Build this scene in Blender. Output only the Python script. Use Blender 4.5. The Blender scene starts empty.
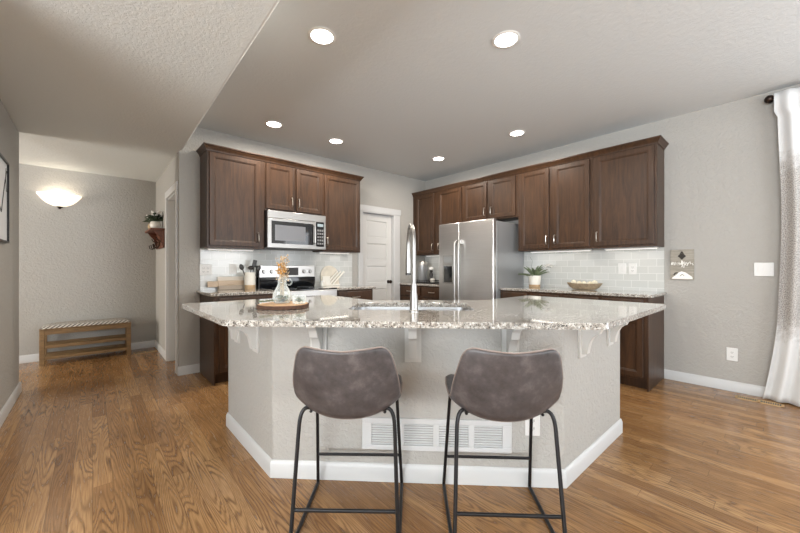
import bpy, math, random
from mathutils import Vector, Matrix
random.seed(7)
PI = math.pi
R = math.radians
sc = bpy.context.scene
C = sc.collection

# ------------------------------------------------------------------ camera
cam_data = bpy.data.cameras.new('camera')
cam = bpy.data.objects.new('camera', cam_data)
C.objects.link(cam)
cam.location = (0, 0, 1.165)
cam.rotation_euler = (R(90), 0, R(-41.7))
cam_data.sensor_width = 36
cam_data.lens = 345 * 36 / 800
cam_data.shift_y = 1.5 / 800
cam_data.clip_start = 0.02
sc.camera = cam

# ------------------------------------------------------------------ world, light, exposure
world = bpy.data.worlds.new('world')
sc.world = world
world.use_nodes = True
bg = world.node_tree.nodes['Background']
bg.inputs[0].default_value = (0.80, 0.88, 1.0, 1)
bg.inputs[1].default_value = 1.0

sc.view_settings.view_transform = 'Standard'
sc.view_settings.look = 'None'
sc.view_settings.gamma = 1.0
sc.view_settings.exposure = 0.24
sc.view_settings.use_curve_mapping = False
sc.cycles.use_denoising = True
sc.cycles.max_bounces = 10
sc.cycles.diffuse_bounces = 6
sc.cycles.glossy_bounces = 5
sc.cycles.transmission_bounces = 8
sc.cycles.sample_clamp_indirect = 6
sc.cycles.caustics_reflective = False
sc.cycles.caustics_refractive = False


def area(name, loc, rot, sx, sy, power, col=(1, 1, 1), shape='RECTANGLE', spread=180, parent=None):
    l = bpy.data.lights.new(name, 'AREA')
    l.shape = shape
    l.size = sx
    l.size_y = sy
    l.energy = power
    l.color = col
    l.spread = R(spread)
    o = bpy.data.objects.new(name, l)
    C.objects.link(o)
    o.location = loc
    o.rotation_euler = rot
    if parent:
        o.parent = parent
    return o


DAY = (0.92, 0.96, 1.0)
WARM = (1.0, 0.88, 0.72)
LAMP = (1.0, 0.92, 0.82)
# daylight through the windows of the room behind the camera and the glass door on the right
area('daylight_window_south', (2.0, -3.9, 1.45), (R(145), 0, 0), 4.2, 1.9, 230, DAY)
area('daylight_window_west', (-3.9, -1.0, 1.45), (R(145), 0, R(-90)), 4.0, 1.9, 560, DAY)
area('daylight_glass_door', (4.46, -1.45, 1.1), (R(90), 0, R(90)), 1.9, 2.1, 42, DAY)

area('added_hall_fill', (0.08, 0.85, 2.43), (0, 0, 0), 0.14, 0.14, 10, LAMP, 'DISK', 170)  # added lamp with no fixture, brightens the left wall and near floor
area('added_entry_fill', (-3.9, 5.45, 1.35), (R(100), 0, R(-90)), 1.2, 1.8, 135, (1.0, 0.95, 0.88))  # added fill that brightens the hall; no window opening is built here

# ------------------------------------------------------------------ materials
MATS = {}


def new_mat(name):
    m = bpy.data.materials.new(name)
    m.use_nodes = True
    nt = m.node_tree
    b = nt.nodes['Principled BSDF']
    MATS[name] = m
    return m, nt, b


def lin(c):
    def f(v):
        v /= 255
        return v / 12.92 if v <= 0.04045 else ((v + 0.055) / 1.055) ** 2.4
    return (f(c[0]), f(c[1]), f(c[2]), 1)


def N(nt, t, **kw):
    n = nt.nodes.new(t)
    for k, v in kw.items():
        setattr(n, k, v)
    return n


def L(nt, a, b):
    nt.links.new(a, b)


def ramp(nt, stops, interp='LINEAR'):
    r = N(nt, 'ShaderNodeValToRGB')
    cr = r.color_ramp
    cr.interpolation = interp
    while len(cr.elements) < len(stops):
        cr.elements.new(0.5)
    for e, (p, c) in zip(cr.elements, stops):
        e.position = p
        e.color = c if len(c) == 4 else (*c, 1)
    return r


def math_node(nt, op, a, b=None, c=None):
    n = N(nt, 'ShaderNodeMath', operation=op)
    for i, v in enumerate((a, b, c)):
        if v is None:
            continue
        if isinstance(v, (int, float)):
            n.inputs[i].default_value = v
        else:
            L(nt, v, n.inputs[i])
    return n.outputs[0]


def plain(name, col, rough=0.5, metal=0.0, bump=0.0, bscale=200, var=0.0, vscale=8, coat=0.0, spec=0.5, emit=None, estr=0, sheen=0.0):
    m, nt, b = new_mat(name)
    b.inputs['Base Color'].default_value = lin(col)
    b.inputs['Roughness'].default_value = rough
    b.inputs['Metallic'].default_value = metal
    b.inputs['Coat Weight'].default_value = coat
    b.inputs['Specular IOR Level'].default_value = spec
    b.inputs['Sheen Weight'].default_value = sheen
    tc = N(nt, 'ShaderNodeTexCoord')
    if bump:
        n = N(nt, 'ShaderNodeTexNoise')
        n.inputs['Scale'].default_value = bscale
        n.inputs['Detail'].default_value = 3
        L(nt, tc.outputs['Object'], n.inputs['Vector'])
        bp = N(nt, 'ShaderNodeBump')
        bp.inputs['Strength'].default_value = bump
        bp.inputs['Distance'].default_value = 0.004
        L(nt, n.outputs[0], bp.inputs['Height'])
        L(nt, bp.outputs[0], b.inputs['Normal'])
    if var:
        n = N(nt, 'ShaderNodeTexNoise')
        n.inputs['Scale'].default_value = vscale
        n.inputs['Detail'].default_value = 5
        L(nt, tc.outputs['Object'], n.inputs['Vector'])
        c = lin(col)
        r = ramp(nt, [(0.3, tuple(x * (1 - var) for x in c[:3])), (0.7, tuple(min(1, x * (1 + var)) for x in c[:3]))])
        L(nt, n.outputs[0], r.inputs[0])
        L(nt, r.outputs[0], b.inputs['Base Color'])
    if emit:
        b.inputs['Emission Color'].default_value = lin(emit)
        b.inputs['Emission Strength'].default_value = estr
    return m


def wall_paint(name, col, scale=38, strength=0.6):
    m, nt, b = new_mat(name)
    b.inputs['Base Color'].default_value = lin(col)
    b.inputs['Roughness'].default_value = 0.72
    tc = N(nt, 'ShaderNodeTexCoord')
    n = N(nt, 'ShaderNodeTexNoise')
    n.inputs['Scale'].default_value = scale
    n.inputs['Detail'].default_value = 4
    n.inputs['Roughness'].default_value = 0.55
    n.inputs['Distortion'].default_value = 0.6
    L(nt, tc.outputs['Object'], n.inputs['Vector'])
    r = ramp(nt, [(0.42, (0, 0, 0)), (0.58, (1, 1, 1))])
    L(nt, n.outputs[0], r.inputs[0])
    bp = N(nt, 'ShaderNodeBump')
    bp.inputs['Strength'].default_value = strength
    bp.inputs['Distance'].default_value = 0.003
    L(nt, r.outputs[0], bp.inputs['Height'])
    L(nt, bp.outputs[0], b.inputs['Normal'])
    return m


M_WALL = wall_paint('greige_wall_paint', (167, 164, 158))
M_CEIL = wall_paint('ceiling_paint', (208, 211, 211), 30, 0.2)
M_HALLC = wall_paint('hall_ceiling_paint', (216, 219, 216), 55, 0.35)
M_TRIM = plain('white_trim', (194, 194, 193), 0.4)
M_DOOR = plain('white_door', (198, 197, 194), 0.42)
M_PLATE = plain('white_plastic', (214, 213, 210), 0.35)
M_SLOT = plain('dark_slot', (60, 58, 56), 0.5)
M_CORBEL = plain('painted_corbel', (192, 190, 185), 0.5)
M_NICKEL = plain('brushed_nickel', (196, 190, 182), 0.28, 1.0)
M_CHROME = plain('satin_steel', (178, 176, 173), 0.36, 1.0)
M_BLACKMETAL = plain('black_metal', (38, 37, 38), 0.38, 0.6)
M_BRONZE = plain('dark_bronze', (52, 40, 34), 0.4, 0.7)
M_BLACKGLASS = plain('black_glass', (16, 17, 20), 0.06, 0, coat=0.5)
M_DARKPLASTIC = plain('dark_plastic', (45, 42, 40), 0.4)
M_LED = plain('lit_led_diffuser', (255, 255, 255), 0.5, emit=(255, 248, 238), estr=14)
M_BAR = plain('lit_light_bar', (255, 255, 255), 0.5, emit=(255, 248, 238), estr=0.7)
M_BRASSVENT = plain('brass_vent', (206, 170, 120), 0.5, 0.2)


def wood(name, dark, light, rough=0.35, scale=(14, 14, 1.2), coat=0.0, mid=None, noise=0.5, axis=None):
    m, nt, b = new_mat(name)
    tc = N(nt, 'ShaderNodeTexCoord')
    mp = N(nt, 'ShaderNodeMapping')
    mp.inputs['Scale'].default_value = scale
    L(nt, tc.outputs['Object'], mp.inputs['Vector'])
    n = N(nt, 'ShaderNodeTexNoise')
    n.inputs['Scale'].default_value = 3
    n.inputs['Detail'].default_value = 8
    n.inputs['Roughness'].default_value = 0.65
    n.inputs['Distortion'].default_value = 0.7
    L(nt, mp.outputs[0], n.inputs['Vector'])
    r = ramp(nt, [(0.32, lin(dark)), (0.68, lin(light))])
    L(nt, n.outputs[0], r.inputs[0])
    L(nt, r.outputs[0], b.inputs['Base Color'])
    b.inputs['Roughness'].default_value = rough
    b.inputs['Coat Weight'].default_value = coat
    b.inputs['Coat Roughness'].default_value = 0.25
    return m


M_CAB = wood('espresso_stained_wood', (45, 30, 19), (74, 50, 32), 0.40, (10, 10, 1.0), coat=0.04)
M_CABIN = plain('cabinet_shadow_gap', (30, 19, 14), 0.7)
M_BENCH = wood('golden_bench_wood', (100, 74, 42), (138, 108, 66), 0.45, (2, 12, 12))
M_SHELF = wood('red_brown_shelf_wood', (82, 44, 24), (128, 72, 42), 0.45, (12, 2, 12))
M_BARK = plain('tree_bark', (70, 46, 32), 0.85, bump=0.8, bscale=90, var=0.5, vscale=45)
M_SLICE = wood('cut_wood_slice', (150, 112, 76), (196, 160, 120), 0.5, (5, 5, 5))
M_LIGHTWOOD = wood('pale_board_wood', (176, 152, 126), (206, 186, 162), 0.5, (2, 8, 8))
M_TANWOOD = wood('tan_wood', (164, 136, 102), (192, 164, 128), 0.5, (6, 6, 2))
M_BOWL = wood('weathered_bowl_wood', (112, 98, 78), (158, 140, 114), 0.6, (8, 3, 8))
M_CERAMIC = plain('cream_ceramic', (228, 224, 214), 0.3, var=0.05, vscale=30)
M_WHITE = plain('matte_white', (236, 234, 230), 0.5)
M_LEAF = plain('agave_green', (104, 116, 88), 0.5, var=0.35, vscale=25)
M_LEAF2 = plain('dusty_green', (96, 110, 88), 0.6, var=0.35, vscale=40)
M_LEAFDARK = plain('deep_green', (58, 72, 50), 0.6, var=0.4, vscale=40)
M_DRIED = plain('dried_amber', (176, 126, 62), 0.8, var=0.35, vscale=60)
M_SPRIG = plain('dried_sprig', (176, 152, 120), 0.8, var=0.4, vscale=60)
M_PETAL = plain('white_petal', (240, 238, 234), 0.6)
M_BURLAP = plain('burlap', (182, 160, 128), 0.9, bump=0.6, bscale=400)


def steel(name, col, rough, sx, sz):
    m, nt, b = new_mat(name)
    b.inputs['Metallic'].default_value = 1
    tc = N(nt, 'ShaderNodeTexCoord')
    mp = N(nt, 'ShaderNodeMapping')
    mp.inputs['Scale'].default_value = (sx, sx, sz)
    L(nt, tc.outputs['Object'], mp.inputs['Vector'])
    n = N(nt, 'ShaderNodeTexNoise')
    n.inputs['Scale'].default_value = 4
    n.inputs['Detail'].default_value = 4
    L(nt, mp.outputs[0], n.inputs['Vector'])
    c = lin(col)
    r = ramp(nt, [(0.3, tuple(x * 0.95 for x in c[:3])), (0.7, tuple(min(1, x * 1.04) for x in c[:3]))])
    L(nt, n.outputs[0], r.inputs[0])
    L(nt, r.outputs[0], b.inputs['Base Color'])
    r2 = ramp(nt, [(0.3, (rough * 0.93,) * 3), (0.7, (rough * 1.08,) * 3)])
    L(nt, n.outputs[0], r2.inputs[0])
    L(nt, r2.outputs[0], b.inputs['Roughness'])
    return m


M_STEEL = steel('brushed_stainless', (212, 210, 207), 0.34, 0.8, 60)
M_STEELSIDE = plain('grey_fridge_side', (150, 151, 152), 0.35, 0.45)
M_MWSTEEL = steel('microwave_stainless', (172, 170, 167), 0.34, 0.8, 60)
M_FAUCET = plain('faucet_nickel', (150, 148, 145), 0.36, 1.0)
M_SINK = steel('sink_steel', (165, 166, 168), 0.4, 30, 2)


def leather():
    m, nt, b = new_mat('grey_brown_leather')
    tc = N(nt, 'ShaderNodeTexCoord')
    n = N(nt, 'ShaderNodeTexNoise')
    n.inputs['Scale'].default_value = 9
    n.inputs['Detail'].default_value = 9
    n.inputs['Roughness'].default_value = 0.7
    L(nt, tc.outputs['Object'], n.inputs['Vector'])
    r = ramp(nt, [(0.3, lin((50, 46, 46))), (0.52, lin((73, 68, 68))), (0.72, lin((104, 98, 97)))])
    L(nt, n.outputs[0], r.inputs[0])
    L(nt, r.outputs[0], b.inputs['Base Color'])
    b.inputs['Roughness'].default_value = 0.42
    n2 = N(nt, 'ShaderNodeTexVoronoi')
    n2.inputs['Scale'].default_value = 420
    L(nt, tc.outputs['Object'], n2.inputs['Vector'])
    bp = N(nt, 'ShaderNodeBump')
    bp.inputs['Strength'].default_value = 0.15
    bp.inputs['Distance'].default_value = 0.001
    L(nt, n2.outputs[0], bp.inputs['Height'])
    L(nt, bp.outputs[0], b.inputs['Normal'])
    return m


M_LEATHER = leather()
M_SEAM_HIGHLIGHT = plain('leather_seam_and_highlight', (128, 114, 106), 0.5)  # lighter tone for the seam piping and the painted rim highlight


def granite():
    m, nt, b = new_mat('speckled_granite')
    tc = N(nt, 'ShaderNodeTexCoord')
    co = tc.outputs['Object']
    n1 = N(nt, 'ShaderNodeTexNoise')
    n1.inputs['Scale'].default_value = 62
    n1.inputs['Detail'].default_value = 6
    n1.inputs['Roughness'].default_value = 0.7
    L(nt, co, n1.inputs['Vector'])
    r1 = ramp(nt, [(0.34, lin((92, 88, 83))), (0.45, lin((150, 143, 134))), (0.54, lin((178, 173, 165))), (0.64, lin((216, 215, 210)))])
    L(nt, n1.outputs[0], r1.inputs[0])
    # dark mineral specks
    v = N(nt, 'ShaderNodeTexNoise')
    v.inputs['Scale'].default_value = 210
    v.inputs['Detail'].default_value = 3
    v.inputs['Roughness'].default_value = 0.6
    L(nt, co, v.inputs['Vector'])
    n3 = N(nt, 'ShaderNodeTexNoise')
    n3.inputs['Scale'].default_value = 45
    n3.inputs['Detail'].default_value = 2
    L(nt, co, n3.inputs['Vector'])
    s = math_node(nt, 'MULTIPLY_ADD', n3.outputs[0], 0.35, v.outputs[0])
    rs = ramp(nt, [(0.735, (0, 0, 0)), (0.775, (1, 1, 1))])
    L(nt, s, rs.inputs[0])
    mx = N(nt, 'ShaderNodeMix', data_type='RGBA')
    L(nt, rs.outputs[0], mx.inputs[0])
    L(nt, r1.outputs[0], mx.inputs[6])
    mx.inputs[7].default_value = lin((46, 42, 40))
    # brown patches
    n4 = N(nt, 'ShaderNodeTexNoise')
    n4.inputs['Scale'].default_value = 110
    n4.inputs['Detail'].default_value = 3
    mp = N(nt, 'ShaderNodeMapping')
    mp.inputs['Location'].default_value = (3.1, 7.7, 1.3)
    L(nt, co, mp.inputs['Vector'])
    L(nt, mp.outputs[0], n4.inputs['Vector'])
    rb = ramp(nt, [(0.60, (0, 0, 0)), (0.68, (0.4, 0.4, 0.4))])
    L(nt, n4.outputs[0], rb.inputs[0])
    mx2 = N(nt, 'ShaderNodeMix', data_type='RGBA')
    L(nt, rb.outputs[0], mx2.inputs[0])
    L(nt, mx.outputs[2], mx2.inputs[6])
    mx2.inputs[7].default_value = lin((138, 124, 108))
    L(nt, mx2.outputs[2], b.inputs['Base Color'])
    b.inputs['Roughness'].default_value = 0.05
    b.inputs['Specular IOR Level'].default_value = 0.8
    b.inputs['Coat Weight'].default_value = 0.4
    b.inputs['Coat Roughness'].default_value = 0.03
    return m


M_GRANITE = granite()


def floor_mat():
    m, nt, b = new_mat('oak_strip_floor')
    tc = N(nt, 'ShaderNodeTexCoord')
    sp = N(nt, 'ShaderNodeSeparateXYZ')
    L(nt, tc.outputs['Object'], sp.inputs[0])
    W = 0.083
    xs = math_node(nt, 'DIVIDE', sp.outputs[0], W)
    ix = math_node(nt, 'FLOOR', xs)
    fx = math_node(nt, 'FRACT', xs)
    wn = N(nt, 'ShaderNodeTexWhiteNoise', noise_dimensions='1D')
    L(nt, ix, wn.inputs['W'])
    yo = math_node(nt, 'MULTIPLY_ADD', wn.outputs[0], 3.7, sp.outputs[1])
    ys = math_node(nt, 'DIVIDE', yo, 1.15)
    iy = math_node(nt, 'FLOOR', ys)
    fy = math_node(nt, 'FRACT', ys)
    cb = N(nt, 'ShaderNodeCombineXYZ')
    L(nt, ix, cb.inputs[0])
    L(nt, iy, cb.inputs[1])
    wn2 = N(nt, 'ShaderNodeTexWhiteNoise', noise_dimensions='2D')
    L(nt, cb.outputs[0], wn2.inputs['Vector'])
    rnd = wn2.outputs[0]
    # cathedral grain: contour lines of a stretched noise field
    gx = math_node(nt, 'MULTIPLY', sp.outputs[0], 11.0)
    gy = math_node(nt, 'MULTIPLY', sp.outputs[1], 0.85)
    gz = math_node(nt, 'MULTIPLY', rnd, 40.0)
    cg = N(nt, 'ShaderNodeCombineXYZ')
    L(nt, gx, cg.inputs[0]); L(nt, gy, cg.inputs[1]); L(nt, gz, cg.inputs[2])
    ng = N(nt, 'ShaderNodeTexNoise')
    ng.inputs['Scale'].default_value = 1.0
    ng.inputs['Detail'].default_value = 1.2
    ng.inputs['Roughness'].default_value = 0.45
    ng.inputs['Distortion'].default_value = 0.15
    L(nt, cg.outputs[0], ng.inputs['Vector'])
    w = math_node(nt, 'MULTIPLY', ng.outputs[0], 140.0)
    w = math_node(nt, 'SINE', w)
    w = math_node(nt, 'MULTIPLY_ADD', w, 0.5, 0.5)
    w = math_node(nt, 'POWER', w, 2.4)
    # fibres
    cf = N(nt, 'ShaderNodeCombineXYZ')
    L(nt, math_node(nt, 'MULTIPLY', sp.outputs[0], 210.0), cf.inputs[0])
    L(nt, math_node(nt, 'MULTIPLY', sp.outputs[1], 7.0), cf.inputs[1])
    L(nt, gz, cf.inputs[2])
    nf = N(nt, 'ShaderNodeTexNoise')
    nf.inputs['Scale'].default_value = 1.0
    nf.inputs['Detail'].default_value = 4
    L(nt, cf.outputs[0], nf.inputs['Vector'])
    # strength varies over the board
    nm = N(nt, 'ShaderNodeTexNoise')
    nm.inputs['Scale'].default_value = 2.3
    nm.inputs['Detail'].default_value = 2
    L(nt, tc.outputs['Object'], nm.inputs['Vector'])
    rfb = ramp(nt, [(0.36, (0.12, 0.12, 0.12)), (0.62, (1, 1, 1))])
    L(nt, nf.outputs[0], rfb.inputs[0])
    g = math_node(nt, 'MULTIPLY', w, rfb.outputs[0])
    base = ramp(nt, [(0.0, lin((124, 88, 54))), (0.5, lin((150, 112, 73))), (1.0, lin((178, 140, 98)))])
    tone = math_node(nt, 'MULTIPLY_ADD', nm.outputs[0], 0.5, math_node(nt, 'MULTIPLY', rnd, 0.62))
    L(nt, tone, base.inputs[0])
    mx = N(nt, 'ShaderNodeMix', data_type='RGBA')
    rmk = ramp(nt, [(0.34, (0.4, 0.4, 0.4)), (0.56, (1, 1, 1))])
    L(nt, nm.outputs[0], rmk.inputs[0])
    L(nt, math_node(nt, 'MULTIPLY', g, rmk.outputs[0]), mx.inputs[0])
    L(nt, base.outputs[0], mx.inputs[6])
    mx.inputs[7].default_value = lin((70, 42, 20))
    mx.clamp_factor = True
    mf = N(nt, 'ShaderNodeMix', data_type='RGBA', blend_type='MULTIPLY')
    mf.inputs[0].default_value = 0.8
    rf = ramp(nt, [(0.25, (0.55, 0.5, 0.45)), (0.6, (1.12, 1.12, 1.1))])
    L(nt, nf.outputs[0], rf.inputs[0])
    L(nt, mx.outputs[2], mf.inputs[6])
    L(nt, rf.outputs[0], mf.inputs[7])
    # gaps
    gap = math_node(nt, 'MINIMUM', fx, math_node(nt, 'SUBTRACT', 1.0, fx))
    gap = math_node(nt, 'MULTIPLY', gap, W)
    gapy = math_node(nt, 'MULTIPLY', math_node(nt, 'MINIMUM', fy, math_node(nt, 'SUBTRACT', 1.0, fy)), 1.15)
    gp = math_node(nt, 'MINIMUM', gap, gapy)
    gl = math_node(nt, 'LESS_THAN', gp, 0.0009)
    mg = N(nt, 'ShaderNodeMix', data_type='RGBA')
    L(nt, math_node(nt, 'MULTIPLY', gl, 0.65), mg.inputs[0])
    L(nt, mf.outputs[2], mg.inputs[6])
    mg.inputs[7].default_value = lin((60, 38, 22))
    L(nt, mg.outputs[2], b.inputs['Base Color'])
    rr = math_node(nt, 'MULTIPLY_ADD', g, 0.14, 0.16)
    L(nt, rr, b.inputs['Roughness'])
    bp = N(nt, 'ShaderNodeBump')
    bp.inputs['Strength'].default_value = 0.05
    bp.inputs['Distance'].default_value = 0.002
    L(nt, math_node(nt, 'SUBTRACT', 1.0, g), bp.inputs['Height'])
    L(nt, bp.outputs[0], b.inputs['Normal'])
    return m


M_FLOOR = floor_mat()


def tile_mat(name, along_x):
    m, nt, b = new_mat(name)
    tc = N(nt, 'ShaderNodeTexCoord')
    sp = N(nt, 'ShaderNodeSeparateXYZ')
    L(nt, tc.outputs['Object'], sp.inputs[0])
    cb = N(nt, 'ShaderNodeCombineXYZ')
    L(nt, sp.outputs[0 if along_x else 1], cb.inputs[0])
    L(nt, sp.outputs[2], cb.inputs[1])
    br = N(nt, 'ShaderNodeTexBrick')
    br.inputs['Scale'].default_value = 1.0
    br.inputs['Brick Width'].default_value = 0.155
    br.inputs['Row Height'].default_value = 0.079
    br.inputs['Mortar Size'].default_value = 0.0022
    br.inputs['Mortar Smooth'].default_value = 0.1
    br.inputs['Bias'].default_value = -0.2
    br.inputs['Color1'].default_value = lin((190, 191, 187))
    br.inputs['Color2'].default_value = lin((203, 204, 201))
    br.inputs['Mortar'].default_value = lin((216, 216, 213))
    L(nt, cb.outputs[0], br.inputs['Vector'])
    L(nt, br.outputs[0], b.inputs['Base Color'])
    b.inputs['Roughness'].default_value = 0.12
    bp = N(nt, 'ShaderNodeBump', invert=True)
    bp.inputs['Strength'].default_value = 0.35
    bp.inputs['Distance'].default_value = 0.002
    L(nt, br.outputs['Fac'], bp.inputs['Height'])
    L(nt, bp.outputs[0], b.inputs['Normal'])
    return m


M_TILE_X = tile_mat('subway_tile', True)
M_TILE_Y = tile_mat('subway_tile_side', False)


def glass_mat(name):
    m, nt, b = new_mat(name)
    out = nt.nodes['Material Output']
    tr = N(nt, 'ShaderNodeBsdfTransparent')
    tr.inputs[0].default_value = (0.97, 0.985, 0.975, 1)
    b.inputs['Base Color'].default_value = (0.9, 0.92, 0.9, 1)
    b.inputs['Roughness'].default_value = 0.05
    lw = N(nt, 'ShaderNodeLayerWeight')
    lw.inputs[0].default_value = 0.35
    mx = N(nt, 'ShaderNodeMixShader')
    L(nt, math_node(nt, 'MULTIPLY_ADD', lw.outputs[1], 0.6, 0.07), mx.inputs[0])
    L(nt, tr.outputs[0], mx.inputs[1])
    L(nt, b.outputs[0], mx.inputs[2])
    L(nt, mx.outputs[0], out.inputs[0])
    return m


M_GLASS = glass_mat('clear_glass')


def curtain_mat():
    m, nt, b = new_mat('woven_curtain')
    tc = N(nt, 'ShaderNodeTexCoord')
    sp = N(nt, 'ShaderNodeSeparateXYZ')
    L(nt, tc.outputs['Object'], sp.inputs[0])
    n = N(nt, 'ShaderNodeTexNoise')
    n.inputs['Scale'].default_value = 26
    n.inputs['Detail'].default_value = 6
    L(nt, tc.outputs['Object'], n.inputs['Vector'])
    cb = N(nt, 'ShaderNodeCombineXYZ')
    L(nt, math_node(nt, 'MULTIPLY', sp.outputs[1], 160), cb.inputs[0])
    L(nt, math_node(nt, 'MULTIPLY', sp.outputs[2], 120), cb.inputs[1])
    n2 = N(nt, 'ShaderNodeTexNoise')
    n2.inputs['Scale'].default_value = 1
    n2.inputs['Detail'].default_value = 2
    L(nt, cb.outputs[0], n2.inputs['Vector'])
    zz = math_node(nt, 'MULTIPLY_ADD', n.outputs[0], 0.34, sp.outputs[2])
    zz = math_node(nt, 'DIVIDE', zz, 2.9)
    band = ramp(nt, [(0.24, (0, 0, 0)), (0.31, (1, 1, 1)), (0.74, (1, 1, 1)), (0.81, (0, 0, 0))])
    L(nt, zz, band.inputs[0])
    weave = ramp(nt, [(0.35, lin((128, 124, 121))), (0.62, lin((190, 186, 181)))])
    L(nt, n2.outputs[0], weave.inputs[0])
    mx = N(nt, 'ShaderNodeMix', data_type='RGBA')
    L(nt, band.outputs[0], mx.inputs[0])
    mx.inputs[6].default_value = lin((206, 206, 205))
    L(nt, weave.outputs[0], mx.inputs[7])
    L(nt, mx.outputs[2], b.inputs['Base Color'])
    b.inputs['Roughness'].default_value = 0.9
    return m


M_CURTAIN = curtain_mat()


def stripe_mat():
    m, nt, b = new_mat('striped_cushion')
    tc = N(nt, 'ShaderNodeTexCoord')
    w = N(nt, 'ShaderNodeTexWave', bands_direction='X')
    w.inputs['Scale'].default_value = 15
    w.inputs['Distortion'].default_value = 0.2
    mp = N(nt, 'ShaderNodeMapping')
    mp.inputs['Rotation'].default_value = (0, 0, R(62))
    L(nt, tc.outputs['Object'], mp.inputs['Vector'])
    L(nt, mp.outputs[0], w.inputs['Vector'])
    r = ramp(nt, [(0.45, lin((200, 194, 184))), (0.6, lin((92, 86, 82)))])
    L(nt, w.outputs[0], r.inputs[0])
    L(nt, r.outputs[0], b.inputs['Base Color'])
    b.inputs['Roughness'].default_value = 0.9
    return m


M_STRIPE = stripe_mat()


M_CAB.node_tree.nodes['Principled BSDF'].inputs['Specular IOR Level'].default_value = 0.34


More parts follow.
